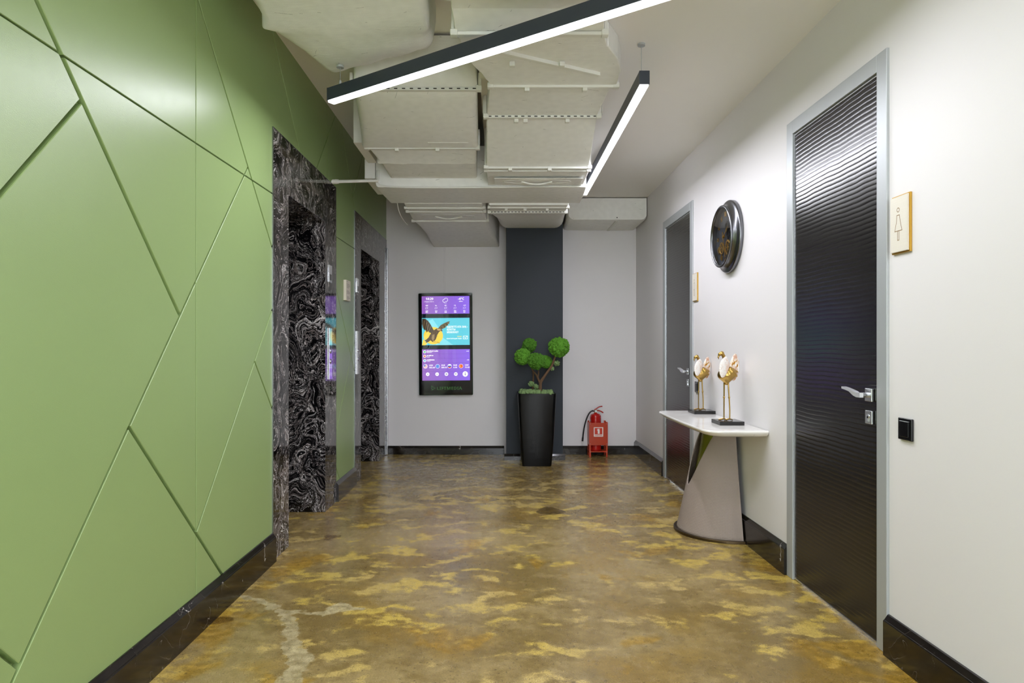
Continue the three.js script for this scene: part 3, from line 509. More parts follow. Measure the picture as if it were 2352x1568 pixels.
{ const o = thing('duct_box', 'square-ended white duct box in the corner of the end wall and white wall', 'duct');
  part(o, 'casing', [loft([{ z: 7.11, xl: 0.73, xr: XR - 0.012, yb: 2.62, yt: CEIL - 0.012, r: 0.06 }, { z: 7.14, xl: 0.72, xr: XR - 0.006, yb: 2.612, yt: CEIL - 0.006, r: 0.05 }, { z: 7.72, xl: 0.72, xr: XR - 0.006, yb: 2.612, yt: CEIL - 0.006, r: 0.05 }], { crease: 0.8, du: 0.2, dv: 0.9 })], M.duct);
  part(o, 'seam_strip', [wbox(1.235, 1.262, 2.601, 2.612, 7.13, 7.70, 0.003)], M.rail);
  part(o, 'seam_screw', [disc(cyl(0.006, 0.006, 0.004, 0, 0, 0, 12)).translate(1.249, 2.64, -7.105)], M.slot);
}
{ const o = thing('ceiling_bracket', 'pale boxed-in ceiling upstand behind the stepped duct beside the green wall', 'bulkhead');
  parts(o, 'board', [wbox(-1.06, -0.99, 2.72, SLAB, 4.76, 5.29, 0.004), wbox(-1.09, -1.005, 2.60, SLAB, 5.30, 5.86, 0.004)], M.ceiling); }
{ const o = thing('white_pipe', 'thin white pipe with a coupling crossing from the green wall to the duct box', 'pipe');
  const a = W(XL + 0.001, 2.553, 5.215), b = W(-1.0, 2.572, 5.262);
  part(o, 'tube', tube([a, b, W(-0.985, 2.575, 5.275), W(-0.98, 2.60, 5.28), W(-0.98, 2.66, 5.285)], 0.0125, 30, 12), M.rail);
  part(o, 'coupling', [tube([a.clone().lerp(b, 0.02), a.clone().lerp(b, 0.17)], 0.018, 2, 16), tube([a.clone().lerp(b, 0.09), a.clone().lerp(b, 0.12)], 0.0195, 2, 16)], M.rail); }
solid('cable_trunk', 'narrow white cable cover running down the end wall to the screen', 'cable cover', wbox(-0.663, -0.645, 1.875, 2.42, ZB - 0.012, ZB, 0.003), M.wall);

// ------------------------------------------------------------------ pendant lamps
function lamp(x0, z0, x1, z1, y, label, sideCable) {
  const L = Math.hypot(x1 - x0, z1 - z0), o = thing('linear_pendant_lamp', label, 'lamp', [(x0 + x1) / 2, y, -(z0 + z1) / 2], Math.atan2(z1 - z0, x1 - x0), 'slim black linear pendant lamps'), w = 0.026, h = 0.073;
  part(o, 'housing', [box(-L / 2, L / 2, 0.004, h, -w, -w + 0.004, 0.001), box(-L / 2, L / 2, 0.004, h, w - 0.004, w, 0.001), box(-L / 2, L / 2, h - 0.004, h, -w + 0.004, w - 0.004, 0)], M.housing);
  part(o, 'end_cap', box(-L / 2 - 0.002, -L / 2 + 0.001, 0.003, h + 0.001, -w - 0.001, w + 0.001), M.housing);
  part(o, 'end_cap', box(L / 2 - 0.001, L / 2 + 0.002, 0.003, h + 0.001, -w - 0.001, w + 0.001), M.housing);
  part(o, 'diffuser', box(-L / 2 + 0.001, L / 2 - 0.001, -0.006, 0.012, -w + 0.004, w - 0.004, 0.002), M.diffuser);
  for (const [s, top] of sideCable) { part(o, 'suspension_cable', [tube([V(s * L, h, 0), V(s * L, top - y, 0)], 0.0016, 2, 6), new THREE.CylinderGeometry(0.007, 0.009, 0.03, 12).translate(s * L, h + 0.015, 0), new THREE.CylinderGeometry(0.02, 0.02, 0.012, 16).translate(s * L, top - y - 0.006, 0)], M.alu); }
  const li = new THREE.RectAreaLight(0xf3f4ff, LAMP, L - 0.01, 2 * w - 0.01); li.name = 'diffuser_light'; li.position.y = -0.0075; li.rotation.x = -Math.PI / 2; o.add(li);
  return o;
}
const LY = 2.614;
lamp(-0.947, 3.69, 1.02, 2.318, LY, 'linear pendant lamp slanting across the corridor from the green wall side', [[-0.468, 2.80], [0.40, CEIL]]);
lamp(0.748, 3.444, 0.748, 5.92, LY, 'linear pendant lamp running lengthwise beside the ducts to the corner duct box', [[-0.47, CEIL], [0.47, CEIL]]);
lamp(0.95, 1.0, -0.85, -0.35, LY, 'linear pendant lamp slanting over the viewer', [[-0.4, CEIL], [0.4, SLAB]]);
lamp(-0.85, -1.0, 0.95, -2.35, LY, 'linear pendant lamp slanting across behind the viewer', [[-0.4, SLAB], [0.4, CEIL]]);

// ------------------------------------------------------------------ lift controls and plaque on the left wall
function leftItem(name, label, cat, z, y, group, x = -1.3283) { return thing(name, label, cat, [x, y, -z], Math.PI / 2, group); }
for (const [z, which] of [[5.145, 'marble lift portal between the green sections'], [6.135, 'marble lift portal beside the end wall']]) {
  const i = leftItem('floor_indicator', 'small chrome floor indicator plate high on the ' + which, 'indicator', z, 1.82);
  part(i, 'plate', box(-0.045, 0.045, -0.066, 0.066, 0, 0.006, 0.002), M.chrome); part(i, 'display', box(-0.03, 0.03, -0.05, -0.005, 0.006, 0.007), M.gloss);
  const c = leftItem('call_panel', 'tall chrome lift call panel on the ' + which, 'call panel', z, 1.2);
  part(c, 'plate', box(-0.045, 0.045, -0.2, 0.2, 0, 0.008, 0.003), M.chrome);
  for (const y of [0.02, -0.06]) { const b = part(c, 'button', disc(cyl(0.015, 0.014, 0.004, 0, 0, 0, 24)).translate(0, y, 0.008), M.steel); part(b, 'button_ring', new THREE.TorusGeometry(0.018, 0.0025, 8, 28).translate(0, y, 0.009), M.chrome); }
}
{ const o = leftItem('notice_plaque', 'small cream notice plaque on the narrow green panel', 'plaque', 5.70, 1.736, undefined, XL);
  part(o, 'board', box(-0.08, 0.08, -0.087, 0.087, 0, 0.024, 0.001), M.cream);
  const tex = canvasTex(256, 280, (g, w, h) => { g.fillStyle = 'rgb(222,214,200)'; g.fillRect(0, 0, w, h); g.fillStyle = 'rgb(120,108,96)'; let y = 18; for (const L of [60, 0, 150, 190, 170, 120, 0, 0, 150, 190, 160, 0, 0, 140, 180, 110]) { if (L) g.fillRect(28, y, L, 5); y += 16; } });
  const f = part(o, 'print', new THREE.PlaneGeometry(0.158, 0.172).translate(0, 0, 0.0246), std({ map: tex, roughness: 0.5 })); }

// ------------------------------------------------------------------ wall screen
{ const o = thing('digital_display', 'upright wall screen with a purple info page and an eagle banner', 'screen', [-0.638, 1.285, -ZB + 0.004], 0); o.rotation.z = 0.008;
  const w = 0.625, h = 1.184, x = (p) => ((p - 118) / 690 - 0.5) * w, y = (p) => (0.5 - (p - 138) / 1300) * h;
  part(o, 'housing', box(-w / 2, w / 2, -h / 2, h / 2, 0.004, 0.055, 0.012), std({ color: 0x1f4a38, roughness: 0.35, metalness: 0.3 }));
  part(o, 'bracket', box(-0.2, 0.2, -0.3, 0.3, 0, 0.006), M.black);
  const logo = canvasTex(640, 1212, (g, W2, H2) => { g.fillStyle = 'rgb(9,11,11)'; g.fillRect(0, 0, W2, H2); const X = (p) => (p - 124) / 678 * W2, Y = (p) => (p - 144) / 1288 * H2; g.fillStyle = 'rgb(74,124,70)'; g.font = 'bold 50px sans-serif'; g.textBaseline = 'middle'; const tw = g.measureText('LIFTMEDIA').width, x0 = X(345), k = (X(668) - x0) / tw; g.save(); g.translate(x0, Y(1350)); g.scale(k, 1.02); g.fillText('LIFTMEDIA', 0, 0); g.restore();
    g.strokeStyle = 'rgb(74,124,70)'; g.lineWidth = 6; g.lineJoin = 'round'; g.beginPath(); g.moveTo(X(275), Y(1318)); g.lineTo(X(326), Y(1348)); g.lineTo(X(278), Y(1376)); g.stroke(); g.beginPath(); g.arc(X(288), Y(1350), 12, 0.4, 5.2); g.stroke(); g.beginPath(); g.moveTo(X(275), Y(1318)); g.lineTo(X(275), Y(1335)); g.stroke(); });
  part(o, 'glass_front', new THREE.PlaneGeometry(w - 0.012, h - 0.012).translate(0, 0, 0.0556), std({ map: logo, roughness: 0.04 }));
  const tex = canvasTex(1024, 1800, (g, W2, H2) => {
    const X = (p) => (p - 160) / 612 * W2, Y = (p) => (p - 178) / 1072 * H2, k = W2 / 612;
    g.fillStyle = 'rgb(14,24,34)'; g.fillRect(0, 0, W2, H2);
    { const q = g.createLinearGradient(0, 0, W2, 0); q.addColorStop(0, 'rgb(142,92,180)'); q.addColorStop(1, 'rgb(136,102,226)'); g.fillStyle = q; } g.fillRect(0, 0, W2, Y(402)); g.fillRect(0, Y(853), W2, H2);
    const T = (s, x, y, px, al = 'left', col = '#fff', b = 'bold ', wid) => { g.font = b + px * k + 'px sans-serif'; g.textAlign = al; g.textBaseline = 'middle'; g.fillStyle = col; g.fillText(s, X(x), Y(y), wid ? wid * k : undefined); };
    const scrib = (x, y, w, h) => { g.fillStyle = '#fff'; let p = 0, n = Math.floor(x * 7 + y * 3); while (p < w) { n = (n * 137 + 71) % 1009; const q = h * (0.35 + 0.35 * (n % 7) / 7); g.fillRect(X(x + p), Y(y) - h * k * (0.35 + 0.12 * (n % 3)), q * k, h * k * (0.66 + 0.12 * (n % 3))); p += q + (n % 5 ? 1.4 : h * 0.45); } };   // print too small to read
    T('14:29', 260, 211, 40, 'center'); T('2 Наурыз 2026 ж.', 255, 247, 17, 'center', '#fff', '', 132); T('-4°C', 665, 213, 42, 'center'); scrib(640, 247, 52, 13);
    const KZ = (str, x, y, size, col, wid) => {     // letters the font lacks are put together from ones it has
      g.font = 'bold ' + size * k + 'px sans-serif'; g.textAlign = 'left'; g.textBaseline = 'alphabetic'; g.fillStyle = col; const sub = { 'Ә': 'О', 'Қ': 'К', 'Ң': 'Н', 'Ү': 'Y' }; let tot = 0; for (const ch of str) tot += g.measureText(sub[ch] ?? ch).width;
      g.save(); g.translate(X(x), Y(y) + size * 0.36 * k); g.scale(wid * k / tot, 1); let p = 0;
      for (const ch of str) { const b = sub[ch] ?? ch, w = g.measureText(b).width, q = size * k; if (ch === 'Ә') { g.lineWidth = q * 0.13; g.strokeStyle = col; g.beginPath(); g.ellipse(p + w / 2, -q * 0.36, w * 0.38, q * 0.31, 0, Math.PI * 1.2, Math.PI * 3); g.lineTo(p + w * 0.86, -q * 0.36); g.stroke(); } else { g.fillText(b, p, 0); if (ch === 'Қ' || ch === 'Ң') g.fillRect(p + w * 0.82, -q * 0.1, q * 0.12, q * 0.26); } p += w; }
      g.restore(); };
    const cloud = (x, y, r) => { g.lineWidth = 3.5 * k * r / 22; g.strokeStyle = '#fff'; g.beginPath(); g.arc(X(x) - r * k * 0.5, Y(y) + r * 0.3 * k, r * 0.62 * k, 1.4, 4.9); g.arc(X(x) + r * 0.3 * k, Y(y) - r * 0.1 * k, r * 0.75 * k, 3.7, 7.6); g.closePath(); g.stroke(); };
    cloud(463, 228, 30); for (const d of [-12, 0, 12]) { g.fillStyle = '#fff'; g.beginPath(); g.arc(X(463 + d), Y(264 + (d ? 0 : 6)), 3 * k, 0, 7); g.fill(); }
    [222, 343, 465, 586, 707].forEach((x) => { scrib(x - 11, 297, 21, 12); cloud(x, 327, 14); scrib(x - 13, 367, 25, 13); scrib(x - 13, 384, 25, 12); });
    // banner
    const by = Y(455), bh = Y(800) - by, gr = 'rgb(96,200,218)'; g.fillStyle = gr; g.fillRect(0, by, W2, bh);
    g.save(); g.beginPath(); g.rect(0, by, W2, bh); g.clip();
    g.fillStyle = 'rgb(132,218,230)'; g.beginPath(); g.moveTo(X(330), Y(800)); g.lineTo(X(420), Y(700)); g.lineTo(X(560), Y(800)); g.fill(); g.beginPath(); g.moveTo(X(160), Y(520)); g.lineTo(X(300), Y(470)); g.lineTo(X(420), Y(640)); g.lineTo(X(300), Y(720)); g.fill();
    g.fillStyle = 'rgb(240,206,70)'; g.beginPath(); g.ellipse(X(305), Y(680), 124 * k, 110 * k, 0, 0, 7); g.fill(); g.beginPath(); g.moveTo(X(160), Y(800)); g.lineTo(X(175), Y(720)); g.lineTo(X(230), Y(780)); g.lineTo(X(200), Y(800)); g.fill();
    const path = (pts, col) => { g.fillStyle = col; g.beginPath(); pts.forEach(([x, y], i) => (i ? g.lineTo(X(x), Y(y)) : g.moveTo(X(x), Y(y)))); g.closePath(); g.fill(); };
    path([[163, 462], [205, 464], [240, 490], [268, 530], [292, 575], [312, 610], [330, 640], [290, 655], [262, 640], [240, 612], [222, 640], [205, 600], [190, 612], [182, 570], [170, 575], [160, 530]], 'rgb(70,58,44)');
    for (let i = 0; i < 9; i++) { const a = i / 8; path([[172 + a * 110, 478 + a * 96], [184 + a * 108, 474 + a * 96], [176 + a * 82, 590 + a * 52], [168 + a * 84, 580 + a * 55]], i & 1 ? 'rgb(112,94,66)' : 'rgb(48,40,32)'); }
    path([[360, 605], [372, 580], [400, 548], [440, 525], [485, 505], [522, 497], [505, 518], [518, 522], [490, 540], [496, 548], [462, 566], [466, 576], [430, 590], [410, 602], [385, 612]], 'rgb(96,80,56)');
    for (let i = 0; i < 7; i++) { const a = i / 6; path([[385 + a * 100, 590 - a * 70], [394 + a * 102, 586 - a * 72], [408 + a * 104, 596 - a * 66], [398 + a * 100, 604 - a * 70]], i & 1 ? 'rgb(58,48,36)' : 'rgb(128,108,76)'); }
    path([[318, 606], [350, 588], [385, 588], [408, 596], [422, 612], [418, 626], [400, 618], [378, 634], [358, 668], [340, 720], [316, 752], [296, 760], [268, 738], [240, 760], [205, 770], [212, 752], [190, 742], [222, 722], [246, 700], [262, 668], [290, 632]], 'rgb(84,64,42)');
    path([[352, 594], [384, 592], [404, 600], [400, 614], [376, 616], [356, 610]], 'rgb(190,160,104)'); path([[402, 600], [424, 612], [418, 628], [406, 618]], 'rgb(64,60,56)');
    path([[290, 670], [322, 660], [318, 720], [298, 744], [282, 716]], 'rgb(150,128,92)'); path([[306, 742], [340, 752], [334, 770], [300, 764]], 'rgb(206,176,70)'); path([[352, 752], [392, 768], [384, 780], [340, 770]], 'rgb(206,176,70)');
    for (let i = 0; i < 60; i++) { const x = 250 + rnd() * 110, y = 620 + rnd() * 120; g.fillStyle = rnd() < 0.5 ? 'rgba(40,30,22,.7)' : 'rgba(160,134,92,.6)'; g.fillRect(X(x), Y(y), 3 * k, 7 * k); }
    KZ('ӘДІЛЕТТІ АТА ЗАҢ –', 478, 568, 34, '#fff', 272); KZ('ҚУАТТЫ', 478, 602, 34, '#fff', 114); KZ('МЕМЛЕКЕТ', 478, 636, 34, '#fff', 152);
    KZ('ЖАҢА', 612, 692, 20, 'rgb(240,226,120)', 58); KZ('КОНСТИТУЦИЯ ҮШІН', 474, 718, 20, '#fff', 196);
    g.strokeStyle = '#fff'; g.lineWidth = 5 * k; g.strokeRect(X(690), Y(686), 54 * k, 38 * k); g.beginPath(); g.moveTo(X(700), Y(698)); g.lineTo(X(716), Y(714)); g.lineTo(X(738), Y(690)); g.stroke(); g.restore();
    // list
    [[884, 'rgb(90,190,130)', 140], [940, 'rgb(220,120,90)', 80], [996, 'rgb(110,180,210)', 95]].forEach(([y, c, wd], i) => { g.fillStyle = '#fff'; g.beginPath(); g.arc(X(193), Y(y), 19 * k, 0, 7); g.fill(); g.fillStyle = c; g.beginPath(); g.arc(X(193), Y(y), 13 * k, 0, 7); g.fill(); scrib(220, y - 7, wd, 15); scrib(220, y + 10, wd * 0.45, 9); if (i !== 1) scrib(i ? 734 : 728, y - 4, 28, 10); g.fillStyle = 'rgba(80,50,130,.5)'; g.fillRect(0, Y(y + 27), W2, 2 * k); });
    [[201, 'USD', '502.60'], [357, 'EUR', '589.95'], [511, 'RUR', '6.50'], [658, 'CNY', '72.03']].forEach(([x, n, v], i) => { const cy = Y(1069), cx = X(x), r = 27 * k; g.fillStyle = '#fff'; g.beginPath(); g.arc(cx, cy, r, 0, 7); g.fill(); g.save(); g.beginPath(); g.arc(cx, cy, r * 0.86, 0, 7); g.clip();
      if (i === 0) { for (let q = 0; q < 7; q++) { g.fillStyle = q & 1 ? '#fff' : 'rgb(200,60,60)'; g.fillRect(cx - r, cy - r + q * r * 2 / 7, 2 * r, r * 2 / 7); } g.fillStyle = 'rgb(60,110,190)'; g.fillRect(cx - r, cy - r, r, r); } else if (i === 1) { g.fillStyle = 'rgb(40,110,210)'; g.fillRect(cx - r, cy - r, 2 * r, 2 * r); g.strokeStyle = 'rgb(160,200,240)'; g.lineWidth = 3 * k; g.beginPath(); g.arc(cx, cy, r * 0.45, 0, 7); g.stroke(); } else if (i === 2) { g.fillStyle = '#fff'; g.fillRect(cx - r, cy - r, 2 * r, r * 0.7); g.fillStyle = 'rgb(60,100,190)'; g.fillRect(cx - r, cy - r * 0.3, 2 * r, r * 0.6); g.fillStyle = 'rgb(210,60,50)'; g.fillRect(cx - r, cy + r * 0.3, 2 * r, r); } else { g.fillStyle = 'rgb(226,84,40)'; g.fillRect(cx - r, cy - r, 2 * r, 2 * r); g.fillStyle = 'rgb(250,220,80)'; g.beginPath(); g.arc(cx - r * 0.2, cy, r * 0.28, 0, 7); g.fill(); }
      g.restore(); T(n, x + 48, 1056, 25, 'left', '#fff', 'bold ', 50); T(v, x + 48, 1085, 25, 'left', '#fff', 'bold ', 74); });
    g.fillStyle = 'rgba(80,50,130,.5)'; g.fillRect(0, Y(1132), W2, 2 * k);
    [[229, 23], [350, 23], [470, 23], [590, 23], [711, 34]].forEach(([x, r], i) => { g.fillStyle = '#fff'; g.beginPath(); g.arc(X(x), Y(1169), r * k, 0, 7); g.fill(); g.strokeStyle = 'rgb(80,56,140)'; g.lineWidth = 4 * k; const cx = X(x), cy = Y(1169), q = r * 0.45 * k; g.beginPath(); if (i === 0) { g.moveTo(cx - q * 0.5, cy - q); g.lineTo(cx - q * 0.5, cy + q); g.moveTo(cx + q * 0.5, cy - q); g.lineTo(cx + q * 0.5, cy + q); } else if (i === 1) { g.moveTo(cx - q, cy - q * 0.5); g.lineTo(cx - q, cy + q * 0.5); g.moveTo(cx + q, cy - q * 0.5); g.lineTo(cx + q, cy + q * 0.5); g.moveTo(cx - q, cy); g.lineTo(cx + q, cy); } else if (i === 2) { g.rect(cx - q * 0.8, cy - q * 0.8, q * 1.6, q * 1.6); g.moveTo(cx - q * 0.8, cy); g.lineTo(cx + q * 0.8, cy); } else if (i === 3) { g.rect(cx - q * 0.8, cy - q * 0.8, q * 1.6, q * 1.2); g.moveTo(cx, cy + q * 0.4); g.lineTo(cx, cy + q); } else { g.moveTo(cx, cy - q); g.lineTo(cx, cy + q); g.moveTo(cx - q * 0.7, cy + q * 0.2); g.lineTo(cx, cy + q); g.lineTo(cx + q * 0.7, cy + q * 0.2); g.moveTo(cx - q, cy - q * 0.8); g.lineTo(cx + q, cy - q * 0.8); } g.stroke(); });
  });
  const wavy = dataTex(128, 128, (i, j) => 0.5 + 0.5 * fbm(i / 26, j / 40, 2), false, THREE.ClampToEdgeWrapping);
  part(o, 'lit_screen', new THREE.PlaneGeometry(x(772) - x(162), y(178) - y(1250)).translate((x(772) + x(162)) / 2, (y(178) + y(1250)) / 2, 0.0562), std({ color: 0x000000, roughness: 0.03, bumpMap: wavy, bumpScale: 0.003, emissive: 0xffffff, emissiveMap: tex, emissiveIntensity: 0.56 }));
}

// ------------------------------------------------------------------ planter and topiary
{ const o = thing('planter', 'tall black tapered square planter in front of the navy column', 'planter', [0.38, 0, -7.09]);
  const H = 0.765, half = (t) => 0.152 + 0.05 * Math.pow(t, 0.75), T = [], N = 14, ring = (s, y) => { const r = s * 0.16, q = []; for (const [cx, cz, a0] of [[1, 1, 0], [-1, 1, 1], [-1, -1, 2], [1, -1, 3]]) for (let k = 0; k <= 4; k++) { const a = (a0 + k / 4) * Math.PI / 2; q.push(V(cx * (s - r) + r * Math.cos(a), y, cz * (s - r) + r * Math.sin(a))); } return q; };
  const rs = []; for (let i = 0; i <= N; i++) rs.push(ring(half(i / N), H * i / N)); rs.push(ring(half(1) - 0.018, H)); rs.push(ring(half(1) - 0.022, H - 0.06));
  for (let i = 0; i + 1 < rs.length; i++) for (let k = 0; k < 20; k++) { const m = (k + 1) % 20; T.push([rs[i][m], rs[i][k], rs[i + 1][k]], [rs[i][m], rs[i + 1][k], rs[i + 1][m]]); }
  for (const [q, f] of [[rs[0], 1], [rs[rs.length - 1], -1]]) for (let k = 1; k < 19; k++) T.push(f > 0 ? [q[0], q[k], q[k + 1]] : [q[0], q[k + 1], q[k]]);
  part(o, 'pot', toCreasedNormals(tris(T), 0.5), phy({ color: 0x08090b, roughness: 0.22, specularIntensity: 0.5 })); }
{ const o = thing('topiary_tree', 'moss-ball bonsai topiary with twisted brown branches in the black planter', 'plant', [0.38, 0.72, -7.08]);
  const Z = 7.06, L = (x, y, dz = 0) => { const p = px(x, y, Z + dz); return V(p.x - 0.38, p.y - 0.72, p.z + 7.08); };
  const blob = (c, r, n, lr) => { const g = []; for (let i = 0; i < n; i++) { const y = 1 - 2 * (i + 0.5) / n, a = i * 2.399963 + rnd() * 0.6, s = Math.sqrt(1 - y * y), q = lr * (0.7 + 0.6 * rnd()); const b = new THREE.IcosahedronGeometry(q, 1); const p = b.attributes.position; for (let k = 0; k < p.count; k++) { const f = 1 + 0.6 * noise(p.getX(k) * 110 + i, p.getY(k) * 90 + p.getZ(k) * 70); p.setXYZ(k, p.getX(k) * f, p.getY(k) * f, p.getZ(k) * f); } b.computeVertexNormals(); const R = r * (0.93 + 0.1 * rnd()); g.push(b.translate(c.x + R * s * Math.cos(a), c.y + R * y * 0.94, c.z + R * s * Math.sin(a))); } g.push(new THREE.IcosahedronGeometry(r * 0.97, 3).translate(c.x, c.y, c.z)); return g; };
  part(o, 'trunk', tube([L(1240, 905), L(1241, 890), L(1242, 878), L(1249, 866), L(1258, 853), L(1266, 842), L(1274, 822), L(1277, 808)], 0.019, 40, 10, false, 0.008), M.bark);
  part(o, 'branch', tube([L(1241, 882), L(1237, 872), L(1232, 861), L(1224, 851), L(1219, 838)], 0.012, 20, 8, false, 0.008), M.bark);
  part(o, 'branch', tube([L(1235, 868), L(1237, 856), L(1236, 842)], 0.008, 12, 8, false, 0.006), M.bark);
  part(o, 'branch', tube([L(1222, 905, 0.1), L(1224, 885, 0.1), L(1225, 865, 0.1), L(1222, 840, 0.1), L(1214, 815, 0.1)], 0.011, 24, 8, false, 0.006), M.bark);
  [[1283.5, 797, 0, 22], [1216, 793, 0.1, 14], [1201, 819, 0.02, 17.5], [1232, 829, -0.06, 17.5], [1254, 831, 0.12, 12]].forEach(([x, y, dz, r], i) => part(o, 'foliage_ball', blob(L(x, y, dz), r / 215, 130, 0.0155), i & 1 ? M.moss : M.moss2));
  for (const [x, y, r] of [[1279, 834, 5.5], [1268, 846, 3.2], [1220, 881, 5], [1231, 887, 4.5]]) part(o, 'sprig', blob(L(x, y, 0.02), r / 215, 18, 0.010), M.paleMoss);
  const g = []; for (let i = 0; i < 110; i++) { const x = (rnd() - 0.5) * 0.34, z = (rnd() - 0.5) * 0.34, r = 0.016 + rnd() * 0.016, b = new THREE.IcosahedronGeometry(r, 1), p = b.attributes.position; for (let k = 0; k < p.count; k++) { const f = 1 + 0.5 * noise(p.getX(k) * 120 + i * 3, p.getY(k) * 120 + p.getZ(k) * 90); p.setXYZ(k, p.getX(k) * f, p.getY(k) * f, p.getZ(k) * f); } b.computeVertexNormals(); g.push(b.translate(x, 0.03 + rnd() * 0.028, z)); }
  const ms = part(o, 'moss_bed', g, M.paleMoss); ms.userData.kind = 'stuff';
}

// ------------------------------------------------------------------ fire extinguisher and its stand
{ const cx = (1373.5 - CX) / F * 7.56, s = thing('extinguisher_stand', 'red-orange metal floor stand holding the fire extinguisher', 'stand', [cx, 0, -7.60]);
  const w = 0.103, d = 0.075;
  for (const [sx, sz] of [[-1, 1], [1, 1], [-1, -1], [1, -1]]) part(s, 'leg', [box(sx * w - 0.009 - (sx > 0 ? 0.009 : -0.009), sx * w + 0.009 - (sx > 0 ? 0.009 : -0.009), 0, 0.40, sz * d - 0.0015, sz * d + 0.0015, 0.001), box(sx * w - 0.0015, sx * w + 0.0015, 0, 0.40, sz > 0 ? d - 0.018 : -d, sz > 0 ? d : -d + 0.018, 0.001)], M.orange);
  const f = part(s, 'front_panel', box(-w, w, 0.135, 0.39, d + 0.0015, d + 0.0045, 0.001), M.orange);
  part(s, 'side_panel', box(-w - 0.003, -w, 0.135, 0.39, -d, d + 0.004, 0.001), M.orange); part(s, 'side_panel', box(w, w + 0.003, 0.135, 0.39, -d, d + 0.004, 0.001), M.orange);
  part(s, 'bottom_shelf', box(-w, w, 0.055, 0.066, -d, d, 0.001), M.orange);
  parts(s, 'rivet', [[-1, 0.15], [1, 0.15], [-1, 0.378], [1, 0.378], [-1, 0.06], [1, 0.06]].map(([k, y]) => disc(cyl(0.004, 0.003, 0.003, 0, 0, 0, 10)).translate(k * (w - 0.009), y, d + 0.0035)), M.alu);
  const tex = canvasTex(256, 256, (g, W2, H2) => { g.fillStyle = 'rgb(232,220,212)'; g.fillRect(0, 0, 256, 256); g.fillStyle = 'rgb(206,52,22)'; g.fillRect(26, 22, 204, 172); g.fillStyle = 'rgb(240,236,232)'; g.fillRect(108, 84, 52, 94); g.beginPath(); g.arc(134, 84, 26, Math.PI, 0); g.fill(); g.fillRect(124, 44, 20, 22); g.fillRect(102, 42, 62, 9); g.fillRect(92, 50, 12, 40); g.fillStyle = 'rgb(206,92,72)'; for (let i = 0; i < 12; i++) g.fillRect(26 + i * 17, 208, 13, 20 + (i * 5) % 7); });
  part(f, 'sticker', new THREE.PlaneGeometry(0.107, 0.107).translate(0, 0.287, d + 0.0052), std({ map: tex, roughness: 0.4 }));
  const e = thing('fire_extinguisher', 'red fire extinguisher with a black hose hanging beside its stand', 'extinguisher', [cx - 0.022, 0.066, -7.60]);
  part(e, 'cylinder', lathe([[0, 0], [0.056, 0], [0.062, 0.006], [0.063, 0.03], [0.063, 0.385], [0.060, 0.40], [0.048, 0.414], [0.03, 0.422], [0.018, 0.426], [0.016, 0.434], [0, 0.434]], 40), M.red);
  part(e, 'valve', [cyl(0.013, 0.012, 0.026, 0, 0.432, 0, 20), box(-0.012, 0.02, 0.446, 0.466, -0.01, 0.01, 0.003)], M.brass);
  part(e, 'gauge', disc(cyl(0.014, 0.014, 0.012, 0, 0, 0, 20)).translate(0.0, 0.452, 0.01), M.alu);
  part(e, 'carry_handle', tube([V(-0.012, 0.455, 0), V(0.03, 0.456, 0), V(0.06, 0.448, 0), V(0.088, 0.431, 0)], 0.007, 16, 8).scale(1, 1, 1.6), M.red);
  part(e, 'squeeze_lever', tube([V(-0.014, 0.464, 0), V(0.01, 0.478, 0), V(0.04, 0.497, 0), V(0.078, 0.506, 0)], 0.0065, 16, 8).scale(1, 1, 1.6), M.red);
  part(e, 'hose', tube([V(-0.008, 0.452, 0.005), V(-0.045, 0.453, 0.02), V(-0.075, 0.43, 0.03), V(-0.105, 0.37, 0.03), V(-0.13, 0.28, 0.02), V(-0.142, 0.20, 0.01), V(-0.148, 0.135, 0.005)], 0.0085, 48, 10), M.rubber);
  part(e, 'hose_ferrule', tube([V(-0.006, 0.452, 0.005), V(-0.034, 0.454, 0.016)], 0.0105, 3, 12), M.steel);
  part(e, 'nozzle', tube([V(-0.147, 0.15, 0.006), V(-0.151, 0.105, 0.004)], 0.0105, 3, 12), M.black);
}

